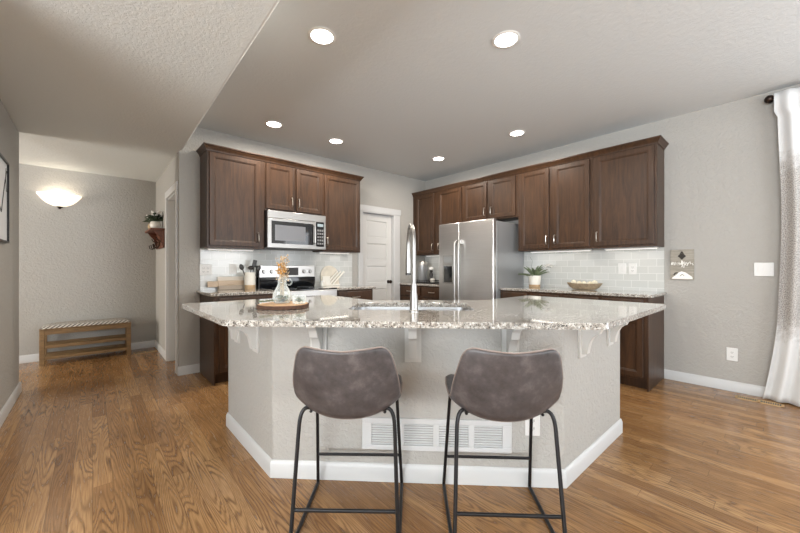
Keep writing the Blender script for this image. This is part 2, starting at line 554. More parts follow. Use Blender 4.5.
# ------------------------------------------------------------------ mesh helpers
class MB:
    def __init__(self):
        self.v = []
        self.f = []
        self.mats = []
        self.mi = []
        self.cur = 0

    def add(self, vs, fs, M=None):
        o = len(self.v)
        for p in vs:
            p = Vector(p)
            if M is not None:
                p = M @ p
            self.v.append(tuple(p))
        for f in fs:
            self.f.append([i + o for i in f])
            self.mi.append(self.cur)
        return self

    def box(self, x0, x1, y0, y1, z0, z1, M=None):
        vs = [(x, y, z) for x in (x0, x1) for y in (y0, y1) for z in (z0, z1)]
        fs = [(0, 1, 3, 2), (4, 6, 7, 5), (0, 4, 5, 1), (2, 3, 7, 6), (0, 2, 6, 4), (1, 5, 7, 3)]
        return self.add(vs, fs, M)

    def prism(self, poly, z0, z1, M=None, cap=True):
        n = len(poly)
        vs = [(x, y, z0) for x, y in poly] + [(x, y, z1) for x, y in poly]
        fs = [(i, (i + 1) % n, n + (i + 1) % n, n + i) for i in range(n)]
        if cap:
            fs += [tuple(range(n))[::-1], tuple(range(n, 2 * n))]
        return self.add(vs, fs, M)

    def lathe(self, prof, n=24, M=None, closed=False):
        vs, fs = [], []
        for r, z in prof:
            for k in range(n):
                a = 2 * PI * k / n
                vs.append((r * math.cos(a), r * math.sin(a), z))
        m = len(prof)
        for j in range(m - 1):
            for k in range(n):
                k2 = (k + 1) % n
                fs.append((j * n + k, j * n + k2, (j + 1) * n + k2, (j + 1) * n + k))
        if prof[0][0] > 1e-6:
            fs.append(tuple(range(n))[::-1])
        if prof[-1][0] > 1e-6:
            fs.append(tuple((m - 1) * n + k for k in range(n)))
        return self.add(vs, fs, M)

    def tube(self, pts, r, n=10, M=None, radii=None, closed=False):
        pts = [Vector(p) for p in pts]
        m = len(pts)
        vs, fs = [], []
        up = None
        for i, p in enumerate(pts):
            if closed:
                t = (pts[(i + 1) % m] - pts[i - 1]).normalized()
            else:
                t = (pts[min(i + 1, m - 1)] - pts[max(i - 1, 0)]).normalized()
            if up is None:
                a = Vector((0, 0, 1)) if abs(t.z) < 0.9 else Vector((1, 0, 0))
                up = (a - t * a.dot(t)).normalized()
            else:
                up = (up - t * up.dot(t))
                up = up.normalized() if up.length > 1e-6 else Vector((1, 0, 0))
            s = t.cross(up)
            rr = radii[i] if radii else r
            for k in range(n):
                a = 2 * PI * k / n
                vs.append(p + (up * math.cos(a) + s * math.sin(a)) * rr)
        last = m if closed else m - 1
        for i in range(last):
            i2 = (i + 1) % m
            for k in range(n):
                k2 = (k + 1) % n
                fs.append((i * n + k, i * n + k2, i2 * n + k2, i2 * n + k))
        if not closed:
            fs.append(tuple(range(n))[::-1])
            fs.append(tuple((m - 1) * n + k for k in range(n)))
        return self.add(vs, fs, M)

    def ball(self, c, r, n=14, sz=1.0, M=None):
        prof = []
        m = max(6, n // 2)
        for j in range(m + 1):
            a = -PI / 2 + PI * j / m
            prof.append((max(0.0, r * math.cos(a)) if 0 < j < m else 0.0, r * math.sin(a) * sz))
        T = Matrix.Translation(c)
        if M is not None:
            T = M @ T
        return self.lathe([(max(p[0], 1e-7), p[1]) for p in prof], n, T)

    def grid(self, fn, nu, nv, M=None):
        vs = [fn(i / nu, j / nv) for j in range(nv + 1) for i in range(nu + 1)]
        fs = []
        for j in range(nv):
            for i in range(nu):
                a = j * (nu + 1) + i
                fs.append((a, a + 1, a + nu + 2, a + nu + 1))
        return self.add(vs, fs, M)

    def panel(self, x0, x1, z0, z1, y, rings, M=None):
        """front-facing (-Y) board with nested rectangular rings: (inset, depth in front of y)"""
        vs, fs = [], []
        for ins, dep in rings:
            for (x, z) in ((x0 + ins, z0 + ins), (x1 - ins, z0 + ins), (x1 - ins, z1 - ins), (x0 + ins, z1 - ins)):
                vs.append((x, y - dep, z))
        for j in range(len(rings) - 1):
            for k in range(4):
                k2 = (k + 1) % 4
                fs.append((j * 4 + k, j * 4 + k2, (j + 1) * 4 + k2, (j + 1) * 4 + k))
        fs.append((0, 3, 2, 1))
        e = (len(rings) - 1) * 4
        fs.append((e, e + 1, e + 2, e + 3))
        return self.add(vs, fs, M)

    def build(self, name, mat, parent=None, loc=None, rotz=0, bevel=0, seg=2, smooth=35, solid=0, sub=0, kind=None):
        me = bpy.data.meshes.new(name)
        me.from_pydata(self.v, [], self.f)
        for m in (mat if isinstance(mat, (list, tuple)) else [mat]):
            me.materials.append(m)
        if isinstance(mat, (list, tuple)):
            for p, i in zip(me.polygons, self.mi):
                p.material_index = i
        import bmesh
        bm = bmesh.new()
        bm.from_mesh(me)
        bmesh.ops.recalc_face_normals(bm, faces=bm.faces)
        bm.to_mesh(me)
        bm.free()
        me.polygons.foreach_set('use_smooth', [True] * len(me.polygons))
        if smooth < 180:
            me.set_sharp_from_angle(angle=R(smooth))
        me.update()
        o = bpy.data.objects.new(name, me)
        C.objects.link(o)
        if parent is not None:
            o.parent = parent
        if loc is not None:
            o.location = loc
        if rotz:
            o.rotation_euler = (0, 0, rotz)
        if solid:
            s = o.modifiers.new('solid', 'SOLIDIFY')
            s.thickness = solid
            s.offset = 0
        if sub:
            s = o.modifiers.new('sub', 'SUBSURF')
            s.levels = sub
            s.render_levels = sub
        if bevel:
            bvm = o.modifiers.new('bevel', 'BEVEL')
            bvm.width = bevel
            bvm.segments = seg
            bvm.limit_method = 'ANGLE'
            bvm.angle_limit = R(40)
        if kind:
            o['kind'] = kind
        return o


def tag(o, label=None, cat=None, group=None, kind=None):
    if label:
        o['label'] = label
    if cat:
        o['category'] = cat
    if group:
        o['group'] = group
    if kind:
        o['kind'] = kind
    return o


def thing(name, label, cat, loc=(0, 0, 0), rotz=0, group=None, kind=None):
    o = bpy.data.objects.new(name, None)
    o.empty_display_size = 0.1
    C.objects.link(o)
    o.location = loc
    o.rotation_euler = (0, 0, rotz)
    return tag(o, label, cat, group, kind)


def copy_tree(o, parent=None):
    c = o.copy()
    C.objects.link(c)
    c.parent = parent
    for ch in list(o.children):
        copy_tree(ch, c)
    return c


def box(x0, x1, y0, y1, z0, z1):
    return MB().box(x0, x1, y0, y1, z0, z1)


def TR(x, y, z, rz=0, rx=0, ry=0):
    return Matrix.Translation((x, y, z)) @ Matrix.Rotation(rz, 4, 'Z') @ Matrix.Rotation(ry, 4, 'Y') @ Matrix.Rotation(rx, 4, 'X')


# ------------------------------------------------------------------ room shell
YR = 4.385    # face of the range wall
XF = 4.52     # face of the fridge wall
HX = 0.70     # face of the hall side wall
YH = 6.23     # hall back wall
H1, H2 = 2.44, 2.74


def struct(name, mb, mat, **kw):
    o = mb.build(name, mat, kind='structure', **kw)
    return o


struct('floor', box(-4.1, 4.7, -4.1, 6.4, -0.05, 0.0), M_FLOOR)
struct('ceiling', box(0.60, 4.7, -4.1, 4.5, H2, H2 + 0.1), M_CEIL)
# lower hall ceiling, whose rounded edge runs up towards the camera
mb = MB().prism([(-4.1, -4.1), (0.60, -4.1), (0.673, 1.6), (0.73, 4.385), (0.73, 6.4), (-4.1, 6.4)], H1, H2 + 0.1)
struct('ceiling_hall', mb, M_HALLC, bevel=0.02, seg=3)
struct('wall_back', MB().prism([(HX, YR), (3.12, YR), (3.12, YR + 0.13), (HX, YR + 0.13)], 0, H2).box(3.768, 4.7, YR, YR + 0.13, 0, H2).box(3.12, 3.768, YR, YR + 0.13, 2.05, H2), M_WALL)
struct('wall_right', MB().box(XF, XF + 0.13, -0.45, YR, 0, H2).box(XF, XF + 0.13, -2.45, -0.45, 2.15, H2)
       .box(XF, XF + 0.13, -4.1, -2.45, 0, H2), M_WALL)
struct('wall_hall_back', box(-4.1, 1.6, YH, YH + 0.13, 0, H2), M_WALL)
# hall side wall with its doorway
mb = MB().box(HX, HX + 0.12, 5.15, YH, 0, H1 + .02).box(HX, HX + 0.12, YR + 0.12, 5.15, 2.03, H1 + .02)
struct('wall_hall_side', mb, M_WALL)
struct('wall_left', box(-0.645, -0.515, 2.2, 4.80, 0, H1), M_WALL, bevel=0.012)
struct('wall_front', MB().box(-4.1, -0.2, -4.1, -4.0, 0, H2).box(4.2, 4.7, -4.1, -4.0, 0, H2).box(-0.2, 4.2, -4.1, -4.0, 0, 0.5).box(-0.2, 4.2, -4.1, -4.0, 2.4, H2), M_WALL)
struct('wall_far_left', MB().box(-4.1, -4.0, -4.1, -3.0, 0, H2).box(-4.1, -4.0, 1.0, 6.4, 0, H2).box(-4.1, -4.0, -3.0, 1.0, 0, 0.5).box(-4.1, -4.0, -3.0, 1.0, 2.4, H2), M_WALL)


def baseboard(name, x0, y0, x1, y1, side, h=0.095, t=0.014, parent=None):
    """runs from p0 to p1; side=+1 puts it on the left of the direction"""
    d = Vector((x1 - x0, y1 - y0, 0))
    ln = d.length
    a = math.atan2(d.y, d.x)
    prof = [(0, 0), (t, 0), (t, h * 0.78), (t * 0.75, h * 0.86), (t * 0.45, h * 0.97), (t * 0.2, h), (0, h)]
    vs = [(0, side * p, z) for p, z in prof] + [(ln, side * p, z) for p, z in prof]
    n = len(prof)
    fs = [(i, (i + 1) % n, n + (i + 1) % n, n + i) for i in range(n)] + [tuple(range(n)), tuple(range(n, 2 * n))]
    m = MB().add(vs, fs, TR(x0, y0, 0, a))
    if parent is None:
        return struct(name, m, M_TRIM, smooth=30)
    return m.build(name, M_TRIM, parent, smooth=30)


baseboard('baseboard_right', XF, 0.865, XF, -0.45, -1)
baseboard('baseboard_back', HX - 0.014, YR, 0.895, YR, -1)
baseboard('baseboard_back_end', HX, YR, HX, 4.41, 1)
baseboard('baseboard_hall_back', -2.5, YH, HX, YH, -1)
baseboard('baseboard_hall_side', HX, 5.24, HX, YH, 1)
baseboard('baseboard_left', -0.515, 2.2, -0.515, 4.814, -1)
baseboard('baseboard_left_end', -0.515, 4.80, -0.645, 4.80, -1)

# pantry door and its casing (range wall, right of the cabinets)
dx0, dx1 = 3.12, 3.768
yd = YR + 0.062
door = thing('door_1', 'white five-panel pantry door with a dark round knob', 'door', (dx0 + 0.015, yd, 0.008), kind='structure')
mb = MB()
dw, dh = dx1 - dx0 - 0.03, 2.022
mb.box(0, dw, -0.006, 0.02, 0, dh)
st, rl = 0.105, 0.105
ph = (dh - 0.20 - 4 * rl - 0.11) / 5
zz = 0.20
# stiles and rails
fr = MB()
fr.box(0, st, -0.018, 0.0, 0, dh)
fr.box(dw - st, dw, -0.018, 0.0, 0, dh)
fr.box(st, dw - st, -0.018, 0.0, 0, 0.20)
for k in range(5):
    fr.box(st, dw - st, -0.018, 0.0, zz + ph, zz + ph + (rl if k < 4 else 0.11))
    mb.panel(st + 0.004, dw - st - 0.004, zz + 0.004, zz + ph - 0.004, -0.004, [(0, 0), (0.0, 0.003), (0.02, 0.010), (0.03, 0.011)])
    zz += ph + rl
mb.build('door_panels', M_DOOR, door, kind='structure')
fr.build('door_frame', M_DOOR, door, bevel=0.004, kind='structure')
kb = MB()
KM = TR(dw - 0.07, -0.018, 0.93, 0, R(90))
kb.lathe([(0.028, 0.0), (0.028, 0.008), (0.012, 0.012), (0.010, 0.035), (0.024, 0.045), (0.030, 0.06), (0.024, 0.074), (0.004, 0.078)], 20, KM)
tag(kb.build('door_knob', M_BRONZE, door, kind='structure'), 'dark bronze round knob')
mb = MB()
mb.box(3.04, dx0, YR - 0.02, YR, 0, 2.05).box(dx1, 3.892, YR - 0.02, YR, 0, 2.05)
mb.box(3.025, 3.907, YR - 0.024, YR, 2.05, 2.145)
mb.box(dx0 - 0.003, dx0 + 0.012, YR - 0.018, YR + 0.085, 0, 2.05).box(dx1 - 0.012, dx1 + 0.003, YR - 0.018, YR + 0.085, 0, 2.05).box(dx0, dx1, YR - 0.018, YR + 0.085, 2.036, 2.052)
struct('trim_1', mb, M_TRIM, bevel=0.004)

# hall doorway casing and the door inside it
mb = MB()
mb.box(HX - 0.016, HX, 5.15, 5.235, 0, 2.03).box(HX - 0.016, HX, 4.44, 4.517, 0, 2.03).box(HX - 0.018, HX, 4.43, 5.245, 2.03, 2.115)
mb.box(HX, HX + 0.12, 5.135, 5.152, 0, 2.03).box(HX, HX + 0.12, 4.514, 4.53, 0, 2.03).box(HX, HX + 0.12, 4.515, 5.15, 2.015, 2.032)
struct('trim_2', mb, M_TRIM, bevel=0.003)
mb = MB().box(HX + 0.075, HX + 0.11, 4.533, 5.133, 0.008, 2.013)
tag(struct('door_2', mb, M_DOOR, bevel=0.003), 'white door set inside the hall doorway', 'door')

# backsplash
z0s, z1s = 0.914, 1.395
struct('backsplash_back', box(0.90, 2.93, YR - 0.008, YR, z0s - 0.03, z1s), M_TILE_X)
struct('backsplash_right', box(XF - 0.008, XF, 0.866, 2.50, z0s, z1s), M_TILE_Y)
struct('backsplash_corner', box(XF - 0.008, XF, 3.33, 4.385, z0s, z1s), M_TILE_Y)

# glass door behind the curtain on the right, windows behind the camera (outside the view)
mb = MB()
mb.box(XF - 0.01, XF + 0.13, -0.52, -0.45, 0, 2.15).box(XF - 0.01, XF + 0.13, -2.45, -2.38, 0, 2.15).box(XF + 0.03, XF + 0.09, -1.49, -1.41, 0, 2.15)
mb.box(XF - 0.01, XF + 0.13, -2.45, -0.45, 2.08, 2.15)
struct('window_1', mb, M_TRIM)

# ------------------------------------------------------------------ cabinets
RINGS = [(0, 0), (0, 0.017), (0.003, 0.020), (0.046, 0.020), (0.050, 0.016), (0.056, 0.015), (0.062, 0.009), (0.066, 0.009)]
RINGS_DRAWER = [(0, 0), (0, 0.016), (0.004, 0.019), (0.014, 0.020)]


def pull(parent, x, z, y, vertical=True, ln=0.105, name='handle'):
    m = MB()
    h = ln / 2
    if vertical:
        pts = [(x, y, z - h), (x, y - 0.022, z - h), (x, y - 0.028, z - h + 0.008), (x, y - 0.030, z), (x, y - 0.028, z + h - 0.008), (x, y - 0.022, z + h), (x, y, z + h)]
    else:
        pts = [(x - h, y, z), (x - h, y - 0.022, z), (x - h + 0.008, y - 0.028, z), (x, y - 0.030, z), (x + h - 0.008, y - 0.028, z), (x + h, y - 0.022, z), (x + h, y, z)]
    m.tube(pts, 0.0052, 8)
    return m.build(name, M_NICKEL, parent)


def cab_door(parent, x0, x1, z0, z1, y, hside, hz, horizontal=False):
    d = MB().panel(x0, x1, z0, z1, y, RINGS).build('door', M_CAB, parent, smooth=20)
    if hside:
        hx = x1 - 0.024 if hside > 0 else x0 + 0.024
        pull(d, hx, hz, y - 0.02)
    return d


def upper(name, label, loc, rotz, w, z0, z1, doors, group='dark wall cabinets', d=0.305):
    t = thing(name, label, 'wall cabinet', (loc[0], loc[1], z0), rotz, group)
    h = z1 - z0
    m = MB()
    m.box(0, w, -d + 0.018, 0, 0, h)
    m.build('body', M_CAB, t)
    # face frame
    f = MB().box(0, w, -d, -d + 0.018, 0, h)
    f.build('face_frame', M_CAB, t, bevel=0.002)
    for (x0, x1, hs) in doors:
        cab_door(t, x0, x1, 0.022, h - 0.025, -d, hs, 0.022 + 0.105)
    return t


ZU0, ZU1 = 1.385, 2.425
upper('wall_cabinet', 'large single-door dark cabinet on the range wall left of the microwave', (0.90, YR - .001), 0, 0.603, ZU0, ZU1, [(0.022, 0.548, 1)])
upper('wall_cabinet', 'short two-door dark cabinet directly above the microwave', (1.504, YR - .001), 0, 0.772, 1.845, ZU1, [(0.014, 0.350, 1), (0.392, 0.740, -1)])
upper('wall_cabinet', 'single-door dark cabinet between microwave and white pantry door', (2.277, YR - .001), 0, 0.593, ZU0, ZU1, [(0.016, 0.572, -1)])
rf = R(-90)
XU = XF - .001
upper('wall_cabinet', 'two-door dark cabinet over the corner counter, left of the refrigerator', (XU, 4.383), rf, 1.100, ZU0, ZU1, [(0.09, 0.513, 1), (0.605, 1.074, -1)])
upper('wall_cabinet', 'short two-door dark cabinet directly above the refrigerator', (XU, 3.282), rf, 0.910, 1.845, ZU1, [(0.022, 0.422, 1), (0.486, 0.874, -1)])
upper('wall_cabinet', 'tall two-door dark cabinet above the potted plant', (XU, 2.371), rf, 0.910, ZU0, ZU1, [(0.035, 0.415, 1), (0.470, 0.880, -1)])
upper('wall_cabinet', 'wide single-door dark cabinet at the right end, near the wall sign', (XU, 1.460), rf, 0.595, ZU0, ZU1, [(0.028, 0.573, -1)])

# crown moulding swept along the cabinet tops
CP = [(0.0, 0.0), (0.006, 0.0), (0.008, 0.012), (0.014, 0.022), (0.022, 0.032), (0.030, 0.046), (0.037, 0.050), (0.037, 0.062), (0.0, 0.062)]


def crown(label, path, z, group=None):
    """path of (x,y); outward is to the right of travel"""
    n = len(path)
    norm = []
    P = [Vector((a, b)) for a, b in path]
    for i in range(n - 1):
        d = (P[i + 1] - P[i]).normalized()
        norm.append(Vector((d.y, -d.x)))
    vs = []
    k = len(CP)
    for i in range(n):
        if i == 0:
            mvec = norm[0]
        elif i == n - 1:
            mvec = norm[-1]
        else:
            s = norm[i - 1] + norm[i]
            mvec = s / (1 + norm[i - 1].dot(norm[i]))
        for o, h in CP:
            p = P[i] + mvec * o
            vs.append((p.x, p.y, z + h))
    fs = []
    for i in range(n - 1):
        for j in range(k):
            j2 = (j + 1) % k
            fs.append((i * k + j, i * k + j2, (i + 1) * k + j2, (i + 1) * k + j))
    fs.append(tuple(range(k)))
    fs.append(tuple((n - 1) * k + j for j in range(k)))
    o = MB().add(vs, fs).build('crown_molding', M_CAB, smooth=30)
    return tag(o, label, 'crown molding', group, 'thing')


ZC = ZU1 - 0.012
crown('dark crown molding along the cabinet tops of the range wall', [(0.899, YR - .002), (0.899, YR - 0.308), (2.872, YR - 0.308), (2.872, YR - .002)], ZC)
crown('dark crown molding along the cabinet tops of the refrigerator wall', [(XF - 0.308, 4.38), (XF - 0.308, 0.864), (XF - .002, 0.864)], ZC)


def lower(label, loc, rotz, w, bays, end=0, group='dark base cabinets'):
    """bays: list of (x0, x1, kind) kind: 'dd' drawer over door, '3' three drawers"""
    d, z1 = 0.61, 0.884
    t = thing('base_cabinet', label, 'base cabinet', (loc[0], loc[1], 0), rotz, group)
    MB().box(0.0, w, -d + 0.018, 0, 0.10, z1).box(0.003, w - 0.003, -d + 0.075, -0.02, 0, 0.10).build('body', M_CAB, t)
    MB().box(0, w, -d, -d + 0.018, 0.10, z1).build('face_frame', M_CAB, t, bevel=0.002)
    if end:
        x = w if end > 0 else -0.012
        MB().box(x, x + 0.012, -d, 0, 0.0, z1).build('end_panel', M_CAB, t, bevel=0.002)
    for x0, x1, k in bays:
        if k == 'dd':
            dr = MB().panel(x0, x1, 0.715, 0.862, -d, RINGS_DRAWER).build('drawer', M_CAB, t)
            pull(dr, (x0 + x1) / 2, 0.79, -d - 0.02, False)
            cab_door(t, x0, x1, 0.125, 0.69, -d, -1 if x0 > w / 2 else 1, 0.60)
        else:
            for z0, zt in ((0.715, 0.862), (0.43, 0.69), (0.125, 0.405)):
                dr = MB().panel(x0, x1, z0, zt, -d, RINGS_DRAWER if zt > .8 else RINGS).build('drawer', M_CAB, t, smooth=20)
                pull(dr, (x0 + x1) / 2, (z0 + zt) / 2, -d - 0.02, False)
    return t


lower('dark base cabinet left of the range, under the utensil crock', (0.895 + .012, YR - .009), 0, 0.598, [(0.03, 0.57, 'dd')], -1)
lower('dark base cabinet with a drawer, right of the range beside the pantry door', (2.277, YR - .009), 0, 0.578, [(0.03, 0.55, '3')], 0)
lower('dark base cabinet in the corner left of the refrigerator', (XF - .009, 4.383), rf, 1.010, [(0.04, 0.50, 'dd'), (0.54, 0.98, '3')])
lower('dark base cabinet under the potted plant, right of the refrigerator', (XF - .009, 2.44), rf, 0.76, [(0.03, 0.36, 'dd'), (0.40, 0.74, 'dd')])
lower('dark base cabinet with a reddish end panel at the right end of the run', (XF - .009, 1.678), rf, 0.80, [(0.03, 0.38, 'dd'), (0.42, 0.77, 'dd')], 1)


def worktop(label, poly, hole=None, group=None):
    z0, z1 = 0.884, 0.914
    o = MB().prism(poly, z0, z1).build('countertop', M_GRANITE, bevel=0.006, seg=3)
    return tag(o, label, 'countertop', group)


worktop('speckled granite countertop left of the range', [(0.86, YR - .0085), (0.86, 3.745), (1.507, 3.745), (1.507, YR - .0085)])
worktop('speckled granite countertop between range and pantry door', [(2.273, YR - .0085), (2.273, 3.745), (2.895, 3.745), (2.895, YR - .0085)])
worktop('speckled granite countertop in the corner left of the refrigerator', [(XF - .0085, 4.383), (XF - .0085, 3.37), (3.88, 3.37), (3.88, 4.383)])
worktop('speckled granite countertop right of the refrigerator, under the plant and bowl', [(XF - .0085, 2.44), (XF - .0085, 0.84), (3.88, 0.84), (3.88, 2.44)])

# under-cabinet light bars
for (x, y, rz, w, lb) in ((0.95, YR - 0.10, 0, 0.50, 'slim lit bar under the cabinet left of the microwave'),
                          (2.33, YR - 0.10, 0, 0.48, 'slim lit bar under the cabinet right of the microwave'),
                          (XF - 0.10, 4.25, rf, 0.80, 'slim lit bar under the corner cabinet left of the refrigerator'),
                          (XF - 0.10, 2.30, rf, 0.75, 'slim lit bar under the cabinet above the plant'),
                          (XF - 0.10, 1.40, rf, 0.50, 'slim lit bar under the rightmost wall cabinet')):
    t = thing('under_cabinet_light', lb, 'light', (x, y, ZU0 - 0.0165), rz, 'under-cabinet light bars')
    MB().box(0, w, -0.02, 0.02, 0.004, 0.016).build('housing', M_WHITE, t)
    MB().box(0.01, w - 0.01, -0.014, 0.014, 0.0, 0.004).build('diffuser', M_BAR, t)
    area('bar_lamp', (w / 2, 0, -0.003), (0, 0, 0), w - 0.02, 0.03, 0.5 * w, LAMP, parent=t)

# ------------------------------------------------------------------ microwave
t = thing('microwave', 'stainless over-the-range microwave with a dark door window', 'microwave', (1.512, YR - .001, 1.405))
w, h, d = 0.756, 0.435, 0.385
MB().box(0, w, -d + 0.03, 0, 0, h).build('body', M_DARKPLASTIC, t, bevel=0.003)
mb = MB().box(0, 0.60, -d, -d + 0.03, 0.0, 0.345)
mb.box(0, w, -d, -d + 0.03, 0.348, h).box(0.60, w, -d, -d + 0.03, 0.0, 0.035).box(w - 0.028, w, -d, -d + 0.03, 0.035, 0.348).box(0.60, 0.618, -d, -d + 0.03, 0.035, 0.348)
fr = mb.build('front_panel', M_MWSTEEL, t, bevel=0.003)
wd = MB().box(0.045, 0.575, -d - 0.003, -d, 0.05, 0.315).build('door_window', M_BLACKGLASS, t)
MB().box(0.085, 0.47, -d - 0.0045, -d - 0.003, 0.085, 0.27).build('window_screen', plain('window_mesh', (120, 120, 122), 0.35, 0.5), wd)
hm = MB()
hm.tube([(0.585, -d, 0.07), (0.585, -d - 0.035, 0.08), (0.585, -d - 0.04, 0.18), (0.585, -d - 0.035, 0.29), (0.585, -d, 0.30)], 0.011, 10)
hm.build('handle', M_CHROME, t)
cp = MB().box(0.62, w - 0.03, -d - 0.003, -d + 0.01, 0.037, 0.346).build('control_panel', M_BLACKGLASS, t)
bt = MB()
for r_ in range(5):
    for c_ in range(3):
        bt.box(0.632 + c_ * 0.031, 0.655 + c_ * 0.031, -d - 0.005, -d - 0.003, 0.06 + r_ * 0.042, 0.085 + r_ * 0.042)
bt.build('buttons', plain('grey_buttons', (120, 120, 120), 0.5), cp)
MB().box(0.635, w - 0.04, -d - 0.005, -d - 0.003, 0.29, 0.325).build('display', plain('grey_display', (150, 165, 170), 0.3), cp)

# ------------------------------------------------------------------ range
t = thing('range', 'stainless electric range with black glass cooktop', 'range', (1.511, YR - 0.01, 0))
w = 0.758
MB().box(0, w, -0.62, 0, 0.09, 0.905).box(0.02, w - 0.02, -0.57, -0.02, 0, 0.09).build('body', M_DARKPLASTIC, t)
MB().box(0, w, -0.66, -0.62, 0.27, 0.80).build('oven_door', M_STEEL, t, bevel=0.004)
MB().box(0.12, w - 0.12, -0.663, -0.66, 0.40, 0.66).build('oven_window', M_BLACKGLASS, t)
MB().box(0, w, -0.66, -0.62, 0.09, 0.26).build('drawer', M_STEEL, t, bevel=0.004)
MB().box(0, w, -0.655, -0.61, 0.805, 0.905).build('front_trim', M_STEEL, t, bevel=0.008)
MB().tube([(0.06, -0.66, 0.765), (0.06, -0.705, 0.765), (w - 0.06, -0.705, 0.765), (w - 0.06, -0.66, 0.765)], 0.012, 10).build('handle', M_CHROME, t)
ck = MB().box(-0.002, w + 0.002, -0.655, -0.06, 0.905, 0.920).build('cooktop', M_BLACKGLASS, t, bevel=0.004)
for (bx, by, br) in ((0.2, -0.48, 0.10), (0.56, -0.48, 0.085), (0.2, -0.2, 0.075), (0.56, -0.2, 0.10)):
    MB().tube([(bx + br * math.cos(a * PI / 16), by + br * math.sin(a * PI / 16), 0.9202) for a in range(32)], 0.0012, 6, closed=True).build('burner_ring', plain('burner_grey', (90, 92, 95), 0.4) if 'burner_grey' not in MATS else MATS['burner_grey'], ck)
# backguard: curved black lower face, stainless control face above
prof = [(-0.06, 0.905), (-0.075, 0.95), (-0.085, 1.0), (-0.08, 1.045), (0, 1.045), (0, 0.905)]
vs = [(0.0, y, z) for y, z in prof] + [(w, y, z) for y, z in prof]
n = len(prof)
MB().add(vs, [(i, (i + 1) % n, n + (i + 1) % n, n + i) for i in range(n)] + [tuple(range(n)), tuple(range(n, 2 * n))]).build('backguard_base', M_BLACKGLASS, t, smooth=50)
cg = MB().box(0.0, w, -0.072, 0, 1.045, 1.198).build('control_panel', M_STEEL, t, bevel=0.006)
MB().box(0.30, 0.52, -0.0745, -0.072, 1.07, 1.17).build('display', M_DARKPLASTIC, cg)
MB().box(0.0, 0.012, -0.085, -0.0, 0.905, 1.19).build('side_cap', M_BLACKMETAL, t)
for kx in (0.07, 0.165, 0.60, 0.69):
    k = MB().lathe([(0.024, 0), (0.026, 0.004), (0.02, 0.022), (0.018, 0.024)], 18, TR(kx, -0.072, 1.12, 0, R(90))).build('knob', M_CHROME, cg)

# ------------------------------------------------------------------ refrigerator
t = thing('refrigerator', 'stainless side-by-side refrigerator with ice and water dispenser', 'refrigerator', (XF - 0.03, 3.355, 0), rf)
w, H = 0.912, 1.765
MB().box(0.004, w - 0.004, -0.675, 0, 0.02, H).build('body', M_STEELSIDE, t, bevel=0.006)
MB().box(0.01, w - 0.01, -0.70, -0.675, 0.015, 0.075).build('kick_grille', M_DARKPLASTIC, t)
sx = 0.372
dl = MB()
dl.box(0, sx - 0.003, -0.748, -0.68, 0.085, 1.79)
dl = dl.build('freezer_door', M_STEEL, t, bevel=0.012, seg=3)
dr = MB().box(sx + 0.003, w, -0.748, -0.68, 0.085, 1.79).build('fridge_door', M_STEEL, t, bevel=0.012, seg=3)
for (hx, dd) in ((sx - 0.035, dl), (sx + 0.035, dr)):
    hm = MB().tube([(hx, -0.748, 1.53), (hx, -0.80, 1.525), (hx, -0.808, 1.49), (hx, -0.815, 1.2), (hx, -0.812, 0.85), (hx, -0.80, 0.62), (hx, -0.748, 0.61)], 0.014, 10)
    hm.box(hx - 0.02, hx + 0.02, -0.80, -0.748, 1.49, 1.545)
    hm.build('handle', M_CHROME, dd, bevel=0.004)
dsp = MB().box(0.075, 0.275, -0.752, -0.747, 0.945, 1.345).build('dispenser', M_CHROME, dl, bevel=0.004)
MB().box(0.10, 0.25, -0.7535, -0.752, 0.965, 1.19).build('dispenser_recess', M_BLACKGLASS, dl)
MB().box(0.10, 0.25, -0.7535, -0.752, 1.24, 1.32).build('dispenser_panel', plain('dispenser_grey', (170, 172, 172), 0.35, 0.6), dl)
for hx in (0.06, w - 0.06):
    MB().box(hx - 0.04, hx + 0.04, -0.74, -0.62, 1.765, 1.785).build('hinge_cover', M_DARKPLASTIC, t, bevel=0.004)

# ------------------------------------------------------------------ kitchen island
isl = thing('kitchen_island', 'greige kitchen island with white baseboard, corbels and a wall vent', 'kitchen island', (1.85, 1.75, 0))
IO = Vector((-1.85, -1.75, 0))
OUT = [(0.75, 2.76), (0.75, 1.915), (1.875, 0.79), (2.805, 0.79)]
INN = [(0.87, 2.76), (0.87, 1.9647), (1.9247, 0.91), (2.805, 0.91)]
mb = MB().prism([(x - 1.85, y - 1.75) for x, y in OUT + INN[::-1]], 0, 0.884)
mb.build('pony_wall', M_WALL, isl, bevel=0.010, seg=3)
# kitchen side: cabinets behind the pony wall
mb = MB()
for a, b_, c_, d_ in (((0.80, 2.785), (1.62, 2.785), (1.62, 2.762), (0.80, 2.762)), ((1.60, 2.79), (1.62, 2.79), (1.62, 2.14), (1.60, 2.13)),
                      ((1.60, 2.13), (1.62, 2.14), (2.26, 1.57), (2.25, 1.55)), ((2.25, 1.55), (2.26, 1.57), (2.825, 1.57), (2.825, 1.55)), ((2.806, 0.80), (2.829, 0.80), (2.829, 1.57), (2.806, 1.57))):
    mb.prism([(p[0] - 1.85, p[1] - 1.75) for p in (a, b_, c_, d_)], 0.0, 0.884)
mb.build('cabinet_back', M_CAB, isl)


def isl_base(x0, y0, x1, y1):
    o = baseboard('baseboard', x0, y0, x1, y1, -1, parent=isl)
    o.location = IO


t_ = 0.014
isl_base(0.75, 2.76, 0.75, 1.915 - t_ * 0.4)
isl_base(0.75 - t_ * .3, 1.915 + t_ * .3 - 0.0, 1.875 + t_ * .3, 0.79 - t_ * .3)
isl_base(1.875 - t_ * .4, 0.79, 2.805, 0.79)


